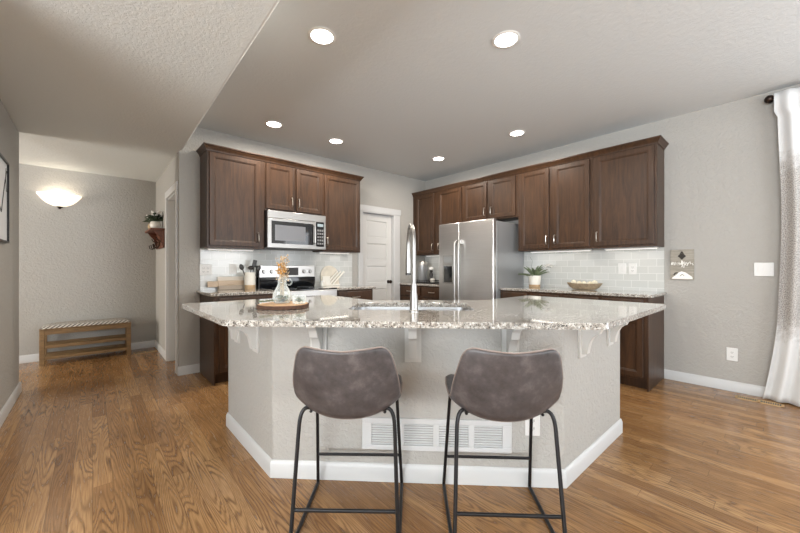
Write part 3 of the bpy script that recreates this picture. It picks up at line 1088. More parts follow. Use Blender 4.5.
def corbel(x, y, rz):
    m = MB()
    # wall plate, top plate, scroll bracket
    m.box(-0.045, 0.045, -0.014, 0, -0.23, 0)
    m.box(-0.045, 0.045, -0.175, -0.014, -0.016, 0)
    prof = [(0.0, -0.21), (-0.030, -0.205), (-0.036, -0.17), (-0.045, -0.135), (-0.060, -0.108), (-0.080, -0.090), (-0.092, -0.086), (-0.098, -0.070), (-0.108, -0.050), (-0.125, -0.034), (-0.140, -0.028), (-0.145, -0.016), (0.0, -0.016)]
    n = len(prof)
    vs = [(-0.022, p - 0.010, z) for p, z in prof] + [(0.022, p - 0.010, z) for p, z in prof]
    m.add(vs, [(i, (i + 1) % n, n + (i + 1) % n, n + i) for i in range(n)] + [tuple(range(n))[::-1], tuple(range(n, 2 * n))])
    o = m.build('corbel', M_CORBEL, isl, (x - 1.85, y - 1.75, 0.884), rz, bevel=0.002, smooth=40)
    return o


for tx in (0.938, 1.306, 1.674):
    corbel(tx, 2.665 - tx, R(-45))
corbel(0.75, 2.15, R(-90))
corbel(0.75, 2.52, R(-90))
corbel(2.10, 0.79, 0)
corbel(2.57, 0.79, 0)

# return air grille and outlet on the front
gx0 = 1.306 + (-0.275) * 0.7071
g = bpy.data.objects.new('vent_grille', None)
C.objects.link(g)
g.parent = isl
g['label'] = 'white return-air grille'
g.location = (1.306 - 1.85, 1.359 - 1.75, 0)
g.rotation_euler = (0, 0, R(-45))
gw0, gw1, gz0, gz1 = -0.278, 0.528, 0.172, 0.345
m = MB()
m.box(gw0, gw1, -0.010, 0, gz1 - 0.028, gz1).box(gw0, gw1, -0.010, 0, gz0, gz0 + 0.028)
nb = 4
bwid = (gw1 - gw0 - 0.05) / nb
for k in range(nb + 1):
    xx = gw0 + 0.025 + k * bwid
    e = 0.025 if k in (0, nb) else 0.016
    m.box(xx - e, xx + e, -0.010, 0, gz0 + 0.028, gz1 - 0.028)
m.build('grille_frame', M_TRIM, g, bevel=0.002)
m = MB()
for k in range(9):
    z = gz0 + 0.034 + k * 0.0132
    m.box(gw0 + 0.03, gw1 - 0.03, -0.004, 0.004, -0.0009, 0.0009, Matrix.Translation((0, -0.005, z)) @ Matrix.Rotation(R(40), 4, 'X'))
m.build('louvers', M_TRIM, g)
MB().box(gw0 + 0.03, gw1 - 0.03, -0.0008, 0, gz0 + 0.028, gz1 - 0.028).build('grille_back', plain('grille_shadow', (160, 158, 154), 0.8), g)


def plate(name, label, loc, rz, gangs, kind, group=None, parent=None, vertical=True):
    """electrical cover plate facing local -Y"""
    if parent is None:
        t = thing(name, label, 'outlet' if 'outlet' in name else 'light switch', loc, rz, group)
    else:
        t = bpy.data.objects.new(name, None)
        C.objects.link(t)
        t.parent = parent
        t.location = loc
        t.rotation_euler = (0, 0, rz)
    w = 0.078 + 0.046 * (gangs - 1)
    MB().box(-w / 2, w / 2, -0.006, 0, -0.0615, 0.0615).build('cover_plate', M_PLATE, t, bevel=0.003)
    for g_ in range(gangs):
        cx = (g_ - (gangs - 1) / 2) * 0.046
        if kind[g_] == 'o':
            for s in (-1, 1):
                so = MB().box(cx - 0.016, cx + 0.016, -0.008, -0.006, s * 0.02 - 0.013, s * 0.02 + 0.013).build('socket', M_PLATE, t, bevel=0.002)
                MB().box(cx - 0.008, cx - 0.005, -0.0085, -0.008, s * 0.02 - 0.005, s * 0.02 + 0.006).box(cx + 0.005, cx + 0.008, -0.0085, -0.008, s * 0.02 - 0.005, s * 0.02 + 0.006).box(cx - 0.002, cx + 0.002, -0.0085, -0.008, s * 0.02 - 0.011, s * 0.02 - 0.007).build('slots', M_SLOT, so)
        else:
            MB().box(cx - 0.017, cx + 0.017, -0.009, -0.006, -0.033, 0.033, Matrix.Rotation(R(2), 4, 'X')).build('rocker', M_PLATE, t, bevel=0.001)
    return t


plate('outlet', None, (1.757 - 1.85, 2.665 - 1.757 - 1.75, 0.33), R(-45), 1, 'o', parent=isl)

# island worktop with a rounded cut-out for the sink
CTX = [(0.462, 2.825), (0.47, 1.80), (1.735, 0.545), (2.968, 0.553), (2.97, 1.58), (2.27, 1.58), (1.63, 2.16), (1.63, 2.86)]


def round_poly(poly, radii, n=6):
    out = []
    m = len(poly)
    for i in range(m):
        p = Vector(poly[i]); a = Vector(poly[i - 1]); b = Vector(poly[(i + 1) % m])
        r = radii[i]
        if r <= 0:
            out.append(tuple(p)); continue
        d1 = (a - p).normalized(); d2 = (b - p).normalized()
        ang = d1.angle(d2)
        tl = r / math.tan(ang / 2)
        s = p + d1 * tl; e = p + d2 * tl
        for k in range(n + 1):
            q = k / n
            out.append(tuple((1 - q) ** 2 * s + 2 * q * (1 - q) * p + q ** 2 * e))
    return out


outer = round_poly(CTX, [0.03, 0.12, 0.12, 0.03, 0.05, 0.02, 0.02, 0.05])
# sink frame: local axes u along the front edge (1,-1)/sqrt2, v away from camera (1,1)/sqrt2
SU = Vector((0.7071, -0.7071)); SV = Vector((0.7071, 0.7071))
sink_c = Vector((0.7466 * 0.075 + 0.6652 * 2.27, -0.6652 * 0.075 + 0.7466 * 2.27))
SW, SD = 0.385, 0.215
sk = [(-SW, -SD), (SW, -SD), (SW, SD), (-SW, SD)]
sk = round_poly(sk, [0.06] * 4, 5)
hole = [tuple(sink_c + SU * a + SV * b_) for a, b_ in sk]
import bmesh
bm = bmesh.new()


def loop(pts, z):
    vs = [bm.verts.new((x, y, z)) for x, y in pts]
    es = [bm.edges.new((vs[i], vs[(i + 1) % len(vs)])) for i in range(len(vs))]
    return vs, es


for z in (0.914, 0.884):
    vo, eo = loop(outer, z)
    vh, eh = loop(hole, z)
    bmesh.ops.triangle_fill(bm, use_beauty=True, use_dissolve=False, edges=eo + eh)
    if z == 0.914:
        to, th = vo, vh
    else:
        for A, B in ((to, vo), (th, vh)):
            for i in range(len(A)):
                j = (i + 1) % len(A)
                bm.faces.new((A[i], A[j], B[j], B[i]))
bmesh.ops.recalc_face_normals(bm, faces=bm.faces)
me = bpy.data.meshes.new('island_countertop')
bm.to_mesh(me)
bm.free()
me.materials.append(M_GRANITE)
o = bpy.data.objects.new('island_countertop', me)
C.objects.link(o)
bvm = o.modifiers.new('bevel', 'BEVEL'); bvm.width = 0.007; bvm.segments = 3; bvm.limit_method = 'ANGLE'; bvm.angle_limit = R(60)
tag(o, 'wide speckled granite countertop on the island, in front of the stools', 'countertop')

# sink basin
bs = thing('sink', 'stainless undermount sink set into the island countertop', 'sink', (sink_c.x, sink_c.y, 0.68), R(-45))
m = MB()
rings = []
vs, fs = [], []
lv = [(1.03, 0.2035), (0.985, 0.2035), (0.975, 0.19), (0.96, 0.03), (0.90, 0.004), (0.05, 0.0)]
n = len(sk)
for s, z in lv:
    for a, b_ in sk:
        vs.append((a * s, b_ * (s if s > 0.95 else s), z))
for j in range(len(lv) - 1):
    for k in range(n):
        k2 = (k + 1) % n
        fs.append((j * n + k, j * n + k2, (j + 1) * n + k2, (j + 1) * n + k))
fs.append(tuple((len(lv) - 1) * n + k for k in range(n)))
m.add(vs, fs)
m.build('basin', M_SINK, bs, solid=0.0015)
MB().lathe([(0.045, 0.003), (0.045, 0.008), (0.03, 0.006), (0.01, 0.005)], 20).build('drain', M_CHROME, bs)

# faucet
fx = Vector((0.7466 * 0.080 + 0.6652 * 1.985, -0.6652 * 0.080 + 0.7466 * 1.985))
ft = thing('faucet', 'tall brushed gooseneck pull-down faucet at the island sink', 'faucet', (fx.x, fx.y, 0.914), R(-45))
MB().lathe([(0.030, 0), (0.030, 0.006), (0.024, 0.012), (0.022, 0.09), (0.018, 0.11), (0.0165, 0.16)], 20).build('base', M_FAUCET, ft)
pts = [(0, 0, 0.15), (0, 0, 0.39)]
hd = Vector((-0.19, 0.98, 0)).normalized()
Rr = 0.10
for k in range(1, 13):
    a = PI * k / 12
    q = hd * (Rr - Rr * math.cos(a))
    pts.append((q.x, q.y, 0.39 + 0.118 * math.sin(a)))
q = hd * 2 * Rr
pts.append((q.x, q.y, 0.35))
MB().tube(pts, 0.0125, 12).build('gooseneck', M_FAUCET, ft)
MB().lathe([(0.013, 0.0), (0.018, 0.005), (0.018, 0.09), (0.0145, 0.12), (0.0145, 0.14)], 16, TR(q.x, q.y, 0.215)).build('spray_head', M_FAUCET, ft)
MB().lathe([(0.0185, 0), (0.0185, 0.012)], 16, TR(q.x, q.y, 0.206)).build('nozzle', M_DARKPLASTIC, ft)
MB().tube([(0.0, 0.015, 0.075), (0.0, 0.045, 0.08), (0.0, 0.06, 0.10), (0.0, 0.075, 0.15)], 0.007, 8, radii=[0.012, 0.01, 0.007, 0.006]).build('lever', M_CHROME, ft)

# ------------------------------------------------------------------ counter stools


def interp(tab, v):
    for i in range(len(tab) - 1):
        a, b_ = tab[i], tab[i + 1]
        if v <= b_[0]:
            k = (v - a[0]) / (b_[0] - a[0])
            k = k * k * (3 - 2 * k) * 0.0 + k
            return [a[j] + (b_[j] - a[j]) * k for j in range(1, len(a))]
    return list(tab[-1][1:])


# v, y, z, halfwidth, edge raise z, edge forward y
SH = [(0.00, 0.215, 0.568, 0.170, 0.014, -0.015),
      (0.04, 0.200, 0.576, 0.198, 0.024, -0.008),
      (0.15, 0.130, 0.563, 0.222, 0.052, 0.0),
      (0.30, 0.020, 0.542, 0.233, 0.073, 0.0),
      (0.42, -0.070, 0.525, 0.232, 0.086, 0.005),
      (0.50, -0.130, 0.520, 0.230, 0.092, 0.020),
      (0.56, -0.175, 0.530, 0.228, 0.090, 0.035),
      (0.62, -0.210, 0.562, 0.226, 0.076, 0.050),
      (0.70, -0.236, 0.626, 0.224, 0.046, 0.055),
      (0.80, -0.260, 0.704, 0.216, 0.020, 0.052),
      (0.90, -0.281, 0.780, 0.200, 0.008, 0.048),
      (0.96, -0.290, 0.824, 0.188, 0.006, 0.044),
      (1.00, -0.294, 0.848, 0.171, 0.006, 0.042)]


def shell_pt(t, v):
    y, z, hw, ez, ey = interp(SH, v)
    a = abs(t)
    x = t * hw
    if v > 0.94:   # rounded upper corners and a slight dip in the middle
        k = (v - 0.94) / 0.06
        z -= k * (0.010 * (1 - a) ** 1.2) + k * 0.012 * max(0, (a - 0.82) / 0.18) ** 2
    z += ez * a ** 2.4
    y += ey * a ** 2.2
    return (x, y, z)


def make_stool():
    t = thing('counter_stool', '', 'counter stool', group='counter stools at the island')
    m = MB().grid(lambda a, b_: shell_pt(a * 2 - 1, b_), 22, 44)
    s = m.build('seat_shell', M_LEATHER, t, smooth=180, solid=0.022, sub=1)
    s['label'] = 'worn leather bucket seat and low back'
    # piping along the back's lower seam; paler rim tube paints in an edge highlight
    def off(p, d):
        return (p[0], p[1] - d, p[2] - d * 0.6)
    pts = []
    for k in range(25):
        a = -1 + 2 * k / 24
        v = 0.565 + 0.05 * (abs(a) ** 2)
        pts.append(off(shell_pt(a * 0.99, v), 0.0085))
    MB().tube(pts, 0.0022, 6).build('seam', M_SEAM_HIGHLIGHT, t)
    rim = [shell_pt(-1, k / 30) for k in range(31)] + [shell_pt(-1 + 2 * k / 20, 1) for k in range(1, 20)] + [shell_pt(1, 1 - k / 30) for k in range(31)]
    rim = [(p[0], p[1] - 0.006, p[2]) for p in rim]
    MB().tube(rim, 0.0032, 6).build('edge_highlight', M_SEAM_HIGHLIGHT, t)
    r = 0.0084
    feet = {(-1, -1): (-0.222, -0.245), (1, -1): (0.222, -0.245), (-1, 1): (-0.226, 0.218), (1, 1): (0.226, 0.218)}
    for (sx_, sy_), (fx_, fy_) in feet.items():
        tx_, ty_ = 0.200 * sx_, (-0.165 if sy_ < 0 else 0.10)
        top = 0.580
        A_ = Vector((tx_ * 0.74, ty_ + 0.01 * (1 if sy_ < 0 else -1), 0.556))
        D_ = Vector((fx_, fy_, 0.0095))
        B_ = Vector((tx_ * 1.0, ty_, 0.590))
        E_ = B_ + (D_ - B_) * 0.17
        pts = [tuple((1 - q) ** 2 * A_ + 2 * q * (1 - q) * B_ + q * q * E_) for q in [i / 8 for i in range(9)]] + [tuple(D_)]
        MB().tube(pts, r, 10).build('leg', M_BLACKMETAL, t)
    for s_ in (-1, 1):
        MB().tube([(0.222 * s_, -0.245, r), (0.226 * s_, 0.218, r)], r, 10).build('floor_runner', M_BLACKMETAL, t)
    for sy_ in (-1, 1):
        zb = 0.163 if sy_ < 0 else 0.182
        k = 1 - zb / 0.57
        ty_ = -0.165 if sy_ < 0 else 0.10
        fy_ = -0.245 if sy_ < 0 else 0.218
        f = zb / 0.51
        x_ = 0.222 + (0.195 - 0.222) * f
        y_ = fy_ + (ty_ - fy_) * f
        MB().tube([(-x_, y_, zb), (x_, y_, zb)], r * 0.9, 10).build('footrest', M_BLACKMETAL, t)
    for s_ in (-1, 1):
        MB().tube([(0.16 * s_, -0.155, 0.545), (0.16 * s_, 0.09, 0.553)], r * 0.8, 8).build('seat_support', M_BLACKMETAL, t)
    return t


def cw(r, d):
    return (0.7466 * r + 0.6652 * d, -0.6652 * r + 0.7466 * d)


st1 = make_stool()
x_, y_ = cw(-0.222, 1.643)
st1.location = (x_, y_, 0)
st1.rotation_euler = (0, 0, R(-43.0))
st1['label'] = 'grey-brown leather counter stool, the left one of the two at the island'
st2 = copy_tree(st1)
x_, y_ = cw(0.450, 1.617)
st2.location = (x_, y_, 0)
st2.rotation_euler = (0, 0, R(-44.2))
st2['label'] = 'grey-brown leather counter stool, the right one, in front of the island outlet'

# ------------------------------------------------------------------ things on the island


def leaf(m, base, az, ln, wd, rise, droop, n=6, thick=0.0015, fold=0.25):
    """bent tapered blade"""
    vs, fs = [], []
    d = Vector((math.cos(az), math.sin(az), 0))
    s = Vector((-d.y, d.x, 0))
    for i in range(n + 1):
        k = i / n
        c = Vector(base) + d * (ln * k * math.cos(rise) ) + Vector((0, 0, ln * (math.sin(rise) * k - droop * k * k)))
        w = wd * (math.sin(PI * min(1, 0.18 + 0.82 * k)) ** 0.8) if k < 1 else 0.0005
        up = Vector((0, 0, w * fold))
        vs += [c - s * w / 2 + up, c, c + s * w / 2 + up, c - Vector((0, 0, thick))]
    for i in range(n):
        a = i * 4
        b_ = a + 4
        fs += [(a, a + 1, b_ + 1, b_), (a + 1, a + 2, b_ + 2, b_ + 1), (a, b_, b_ + 3, a + 3), (a + 2, a + 3, b_ + 3, b_ + 2)]
    m.add(vs, fs)


bx, by = cw(-0.737, 2.19)
t = thing('serving_tray', 'round wood-slice tray with bark rim on the island', 'tray', (bx, by, 0.914))
n = 40
pr = []
for k in range(n):
    a = 2 * PI * k / n
    pr.append((0.158 * math.cos(a) * (1 + 0.02 * math.sin(3 * a) + random.uniform(-.012, .012)), 0.158 * math.sin(a) * (1 + 0.02 * math.sin(3 * a))))
MB().prism(pr, 0.001, 0.024).build('bark_rim', M_BARK, t, bevel=0.003)
MB().prism([(x * 0.95, y * 0.95) for x, y in pr], 0.0241, 0.0255).build('cut_face', M_SLICE, t)
ztr = 0.914 + 0.0257

vx, vy = cw(-0.762, 2.23)
t = thing('glass_jug', 'clear glass jug with loop handle holding dried flowers, on the tray', 'jug', (vx, vy, ztr), R(-41.7))
prof = [(0.001, 0.0), (0.045, 0.0), (0.056, 0.012), (0.060, 0.035), (0.056, 0.065), (0.042, 0.09), (0.030, 0.11), (0.026, 0.125), (0.027, 0.16), (0.031, 0.168)]
inner = [(max(r_ - 0.003, 0.001), z + (0.004 if i < 2 else 0)) for i, (r_, z) in enumerate(prof)][::-1]
MB().lathe(prof + inner, 28).build('body', M_GLASS, t)
hp = [(0.027 + 0.0, 0, 0.15)] + [(0.045 + 0.017 * math.cos(a), 0, 0.135 + 0.020 * math.sin(a)) for a in [R(x) for x in (110, 80, 50, 20, -10, -40, -70, -100, -130)]] + [(0.029, 0, 0.118)]
MB().tube(hp, 0.004, 8).build('handle', M_GLASS, t)
# moss and stones in the bottom
m = MB()
for k in range(26):
    a = random.uniform(0, 2 * PI); rr = random.uniform(0, 0.040)
    m.ball((rr * math.cos(a), rr * math.sin(a), random.uniform(0.012, 0.042)), random.uniform(0.007, 0.012), 8)
tag(m.build('moss_balls', M_LEAFDARK, None, (vx, vy, ztr)), 'dark green moss filling the bottom of the glass jug', 'moss', kind='stuff')
t = thing('dried_flowers', 'amber and cream dried flower stems standing in the glass jug', 'dried flowers', (vx, vy, ztr + 0.03))
m = MB(); fl = MB(); sp = MB()
for k in range(20):
    a = random.uniform(0, 2 * PI); sp_ = random.uniform(0.01, 0.05); hgt = random.uniform(0.17, 0.30)
    ex, ey = sp_ * math.cos(a), sp_ * math.sin(a)
    m.tube([(0.012 * math.cos(a), 0.012 * math.sin(a), 0.0), (0.012 * math.cos(a), 0.012 * math.sin(a), 0.12), (ex, ey, hgt)], 0.0011, 5)
    for j in range(7):
        q = random.uniform(0.62, 1.0)
        cx, cy, cz = ex * q + random.uniform(-.012, .012), ey * q + random.uniform(-.012, .012), hgt * q
        sp.ball((cx, cy, cz), random.uniform(0.003, 0.0065), 6)
for k in range(60):
    a = random.uniform(0, 2 * PI); rr = random.uniform(0, 0.024)
    fl.ball((rr * math.cos(a), rr * math.sin(a), random.uniform(0.155, 0.225)), random.uniform(0.004, 0.009), 6)
m.build('stems', M_SPRIG, t)
fl.build('amber_heads', M_DRIED, t)
sp.build('seed_sprigs', M_SPRIG, t)
# right: glass votive holding succulents, left: eucalyptus sprig
gx_, gy_ = cw(-0.640, 2.19)
t = thing('glass_bowl', 'small clear glass bowl of succulents at the right side of the tray', 'bowl', (gx_, gy_, ztr))
prof = [(0.001, 0.0), (0.036, 0.0), (0.042, 0.008), (0.044, 0.035), (0.043, 0.055)]
MB().lathe(prof + [(max(r_ - 0.0025, 0.001), z + (0.003 if i < 2 else 0)) for i, (r_, z) in enumerate(prof)][::-1], 24).build('body', M_GLASS, t)
t = thing('succulent', 'grey-green succulent rosette inside the small glass bowl', 'plant', (gx_, gy_, ztr + 0.006))
m = MB()
for k in range(22):
    leaf(m, (0, 0, 0.004), k * 2.4, 0.034 + 0.0 * k, 0.014, R(25 + 2.5 * k), 0.1, 4, 0.003)
m.build('rosette', M_LEAF2, t)
ex_, ey_ = cw(-0.825, 2.13)
t = thing('greenery_sprig', 'leafy sprig lying at the left edge of the wood-slice tray', 'sprig', (ex_, ey_, ztr + 0.003), R(20))
m = MB(); lf = MB()
m.tube([(-0.05, 0, 0.0), (0, 0.01, 0.018), (0.05, 0, 0.012)], 0.0014, 5)
for k in range(14):
    q = -0.05 + 0.1 * k / 13
    leaf(lf, (q, 0.006, 0.012), R(60 if k % 2 else -60) + random.uniform(-.5, .5), 0.034, 0.014, R(35), 0.3, 4)
m.build('stem', M_SPRIG, t)
lf.build('leaves', M_LEAF2, t)

# ------------------------------------------------------------------ things on the range wall counter
ZT = 0.9145
bx0 = 0.985


def board(label, x0, x1, z, hgt, y0, y1, mat, handle=0):
    t = thing('cutting_board', label, 'cutting board', ((x0 + x1) / 2, (y0 + y1) / 2, z), 0, 'boards leaning by the utensil crock')
    w_ = (x1 - x0) / 2
    m = MB().box(-w_, w_, -(y1 - y0) / 2, (y1 - y0) / 2, 0, hgt)
    m.build('board', mat, t, bevel=0.004)
    if handle:
        MB().box(-w_ - handle, -w_, -(y1 - y0) / 2 + 0.002, (y1 - y0) / 2 - 0.002, hgt * .3, hgt * 0.95).build('handle', mat, t, bevel=0.006)
    return t


board('greyish white board at the bottom behind the others, left of the crock', 1.07, 1.35, ZT, 0.15, 4.345, 4.362, plain('whitewashed_wood', (214, 206, 194), 0.6), 0)
board('pale wooden board with a short handle, middle of the stack', 1.07, 1.35, ZT, 0.105, 4.318, 4.336, M_LIGHTWOOD, 0.11)
board('low grey-brown board in front, left of the utensil crock', 1.07, 1.34, ZT, 0.048, 4.292, 4.310, plain('grey_board_wood', (172, 158, 142), 0.6), 0)

t = thing('utensil_crock', 'cream crock with tan base holding dark kitchen utensils', 'crock', (1.385, 4.215, ZT))
MB().lathe([(0.058, 0.0), (0.06, 0.004), (0.06, 0.05), (0.058, 0.052)], 28).build('base_band', M_TANWOOD, t)
MB().lathe([(0.058, 0.0521), (0.06, 0.06), (0.061, 0.195), (0.058, 0.2), (0.052, 0.195), (0.050, 0.06)], 28).build('jar', M_CERAMIC, t)


def utensil(name, label, dx, dy, tx, ty, ln, kind):
    t = thing(name, label, 'utensil', (1.385 + dx, 4.215 + dy, ZT + 0.07), 0, 'utensils in the crock')
    e = Vector((tx, ty, ln))
    MB().tube([(0, 0, 0), tuple(e * 0.72)], 0.0055, 8).build('handle', M_DARKPLASTIC, t)
    m = MB()
    u_ = e.normalized()
    rot = Vector((0, 0, 1)).rotation_difference(u_).to_matrix().to_4x4()
    Mx = Matrix.Translation(e * 0.70) @ rot
    if kind == 'spoon':
        m.ball((0, 0, 0.04), 0.026, 12, 1.45, Mx @ Matrix.Scale(0.35, 4, (0, 1, 0)))
    elif kind == 'ladle':
        m.ball((0, 0, 0.03), 0.036, 14, 0.7, Mx)
    else:
        m.box(-0.024, 0.024, -0.003, 0.003, 0, 0.085, Mx)
    m.build('head', M_DARKPLASTIC, t, bevel=0.002 if kind == 'turner' else 0)
    return t


utensil('ladle', 'dark ladle with a round bowl in the middle of the utensil crock', 0, -0.01, 0.005, -0.02, 0.22, 'ladle')
utensil('serving_spoon', 'dark spoon leaning left out of the utensil crock', -0.02, 0.0, -0.085, 0.0, 0.22, 'spoon')
utensil('turner', 'dark turner rising highest to the right from the utensil crock', 0.015, 0.015, 0.055, 0.01, 0.275, 'turner')
utensil('serving_spoon', 'dark spoon leaning right towards the range from the crock', 0.02, -0.01, 0.085, -0.01, 0.20, 'spoon')

# decor boards right of the range
t = thing('arched_board', 'cream arched marble-like board leaning on the backsplash right of the range', 'cutting board', (2.53, 4.345, ZT))
pr = []
for k in range(17):
    a = PI * k / 16
    pr.append((0.145 * math.cos(a), 0.14 + 0.145 * math.sin(a)))
pr = [(0.145, 0)] + pr + [(-0.145, 0)]
M_CREAM = plain('cream_marble', (214, 206, 190), 0.35, var=0.12, vscale=12)
MB().prism(pr, 0, 0.016, TR(0, 0.0, 0, 0, R(84))).build('board', M_CREAM, t, bevel=0.003)
t = thing('wall_block_decor', 'white slatted trivet with diagonal bars leaning against the arched board', 'trivet', (2.54, 4.300, ZT))
m = MB()
Mx = TR(0, 0, 0, 0, R(-6))
m.box(-0.15, -0.03, -0.008, 0.008, 0.0, 0.135, Mx)
for k in range(3):
    off_ = -0.10 + k * 0.055
    m.box(0, 0.27, -0.009, 0.009, -0.011, 0.011, Mx @ Matrix.Translation((off_ - 0.0, 0, 0.02)) @ Matrix.Rotation(R(-42), 4, 'Y'))
m.box(-0.03, 0.13, -0.008, 0.008, 0.0, 0.02, Mx)
m.build('bars', plain('chalk_white', (234, 230, 220), 0.55), t, bevel=0.002)
t = thing('small_jar', 'small white jar beside the range in front of the boards', 'jar', (2.365, 4.26, ZT))
MB().lathe([(0.026, 0), (0.03, 0.006), (0.03, 0.045), (0.024, 0.055), (0.024, 0.06)], 20).build('body', M_CERAMIC, t)
MB().lathe([(0.026, 0.0601), (0.026, 0.068), (0.008, 0.072), (0.008, 0.08)], 20).build('lid', M_WHITE, t)

# wall plates
plate('outlet', 'white double-gang outlet plate at the left end of the backsplash', (0.955, YR - .0085, 1.145), 0, 2, 'oo')
plate('light_switch', 'white single switch plate above the boards left of the range', (1.245, YR - .0085, 1.155), 0, 1, 's')
plate('light_switch', 'white switch plate, left of the two on the tile above the bowl', (XF - .0085, 1.252, 1.155), rf, 1, 's')
plate('outlet', 'white outlet plate, right of the two on the tile above the bowl', (XF - .0085, 1.150, 1.155), rf, 1, 'o')
plate('light_switch', 'white double switch plate between wall sign and curtain', (XF - .001, 0.140, 1.152), rf, 2, 'ss')
plate('outlet', 'white wall outlet low above the baseboard, left of the curtain', (XF - .001, 0.347, 0.348), rf, 1, 'o')

# ------------------------------------------------------------------ fridge wall counter, right side
px_, py_ = 4.30, 2.19
t = thing('flower_pot', 'white round pot with a tan base band beside the refrigerator', 'pot', (px_, py_, ZT))
MB().lathe([(0.066, 0.0), (0.068, 0.003), (0.069, 0.034), (0.067, 0.036)], 28).build('base_band', M_TANWOOD, t)
MB().lathe([(0.067, 0.0361), (0.070, 0.04), (0.079, 0.145), (0.079, 0.152), (0.073, 0.152), (0.070, 0.12), (0.001, 0.118)], 28).build('pot_body', M_CERAMIC, t)
t = thing('potted_agave', 'spiky green agave growing in the white pot', 'plant', (px_, py_, ZT + 0.120))
m = MB()
for k in range(20):
    az = k * 2.399
    leaf(m, (0.01 * math.cos(az), 0.01 * math.sin(az), 0.0), az, 0.235 + 0.02 * math.sin(k * 3), 0.040, R(66 - (k % 5) * 10), 0.22, 8, 0.004, 0.35)
m.build('leaves', M_LEAF, t)
t = thing('orchid_stem', 'white blossom on a thin stem leaning right out of the agave pot', 'flower', (px_ - 0.01, py_ - 0.01, ZT + 0.121))
m = MB()
m.tube([(0, -0.01, 0), (0.0, -0.06, 0.12), (-0.01, -0.13, 0.15), (-0.01, -0.215, 0.135)], 0.002, 6)
m.tube([(0, 0.02, 0), (0.0, 0.05, 0.14), (-0.005, 0.03, 0.22), (-0.01, 0.06, 0.27)], 0.0016, 6)
m.build('stem', M_LEAFDARK, t)
m = MB()
for c_ in ((-0.012, -0.175, 0.155), (-0.01, -0.215, 0.140), (-0.02, -0.150, 0.140)):
    for k in range(5):
        leaf(m, c_, k * 2 * PI / 5, 0.042, 0.034, R(35), 0.1, 4, 0.001)
m.build('petals', M_PETAL, t)

bx_, by_ = 4.25, 1.565
t = thing('dough_bowl', 'long weathered wooden dough bowl on the right counter', 'bowl', (bx_, by_, ZT), rf)
m = MB()
prof = [(0.30, 0.0), (0.62, 0.004), (0.82, 0.030), (1.0, 0.072), (0.965, 0.074), (0.80, 0.038), (0.55, 0.014), (0.01, 0.012)]
vs, fs = [], []
n = 40
prof = [(0.01, 0.0)] + prof
for s, z in prof:
    for k in range(n):
        a = 2 * PI * k / n
        vs.append((0.195 * s * math.cos(a), 0.085 * s * math.sin(a), z + (0.006 * abs(math.cos(a)) ** 3 if z > .05 else 0)))
for j in range(len(prof) - 1):
    for k in range(n):
        k2 = (k + 1) % n
        fs.append((j * n + k, j * n + k2, (j + 1) * n + k2, (j + 1) * n + k))
m.add(vs, fs)
m.build('shell', M_BOWL, t)
ball_src = None
M_BALL = plain('whitewashed_ball', (206, 198, 176), 0.8, var=0.22, vscale=60, bump=0.6, bscale=150)
places = [(-0.115, 0.0, 'leftmost pale woven ball in the dough bowl'), (-0.058, 0.012, 'second pale woven ball from the left in the dough bowl'), (0.0, -0.005, 'middle pale woven ball in the dough bowl'), (0.058, 0.01, 'fourth pale woven ball from the left in the dough bowl'), (0.113, 0.0, 'rightmost pale woven ball in the dough bowl')]
for (lx, ly, lb) in places:
    loc = (bx_ + ly, by_ - lx, ZT + 0.066 + (0.012 if abs(lx) > 0.1 else 0))
    if ball_src is None:
        m = MB()
        m.ball((0, 0, 0), 0.030, 14)
        for k in range(4):
            a = k * PI / 4
            m.tube([(0.0305 * math.cos(b_) * math.cos(a), 0.0305 * math.cos(b_) * math.sin(a), 0.0305 * math.sin(b_)) for b_ in [2 * PI * i / 20 for i in range(20)]], 0.002, 5, closed=True)
        ball_src = m.build('decor_ball', M_BALL)
        o = ball_src
    else:
        o = ball_src.copy(); C.objects.link(o)
    o.location = loc
    tag(o, lb, 'decorative ball', 'pale balls in the dough bowl')

# corner counter left of the fridge: canister, figure, tray
t = thing('coffee_tray', 'low dark wire tray on the corner counter left of the refrigerator', 'tray', (4.20, 4.03, ZT), rf)
MB().box(-0.22, 0.22, -0.12, 0.12, 0.002, 0.010).build('tray_base', M_DARKPLASTIC, t)
m = MB()
for z in (0.018, 0.045):
    m.tube([(-0.22, -0.12, z), (0.22, -0.12, z), (0.22, 0.12, z), (-0.22, 0.12, z)], 0.0035, 6, closed=True)
for k in range(9):
    xx = -0.22 + 0.055 * k
    m.tube([(xx, -0.12, 0.0), (xx, -0.12, 0.045)], 0.0025, 6)
m.build('wire_rail', M_BLACKMETAL, t)
t = thing('canister', 'tall grey metal canister with a domed lid behind the faucet', 'canister', (4.215, 4.148, ZT + 0.0105))
MB().lathe([(0.084, 0), (0.088, 0.006), (0.088, 0.28), (0.084, 0.285)], 28).build('body', M_STEELSIDE, t)
MB().lathe([(0.089, 0.2851), (0.089, 0.31), (0.07, 0.345), (0.035, 0.36), (0.001, 0.362)], 28).build('lid', M_CHROME, t)
t = thing('pepper_mill', 'dark slim mill with a white cap on the corner tray', 'mill', (4.24, 3.97, ZT + 0.0105))
MB().lathe([(0.034, 0), (0.036, 0.015), (0.024, 0.075), (0.032, 0.13), (0.02, 0.165), (0.028, 0.19), (0.014, 0.205)], 20).build('body', M_DARKPLASTIC, t)
MB().lathe([(0.028, 0.2051), (0.042, 0.222), (0.036, 0.25), (0.006, 0.262)], 18).build('cap', M_WHITE, t)
t = thing('mug', 'small pale mug at the right end of the corner tray', 'mug', (4.16, 3.865, ZT + 0.0105))
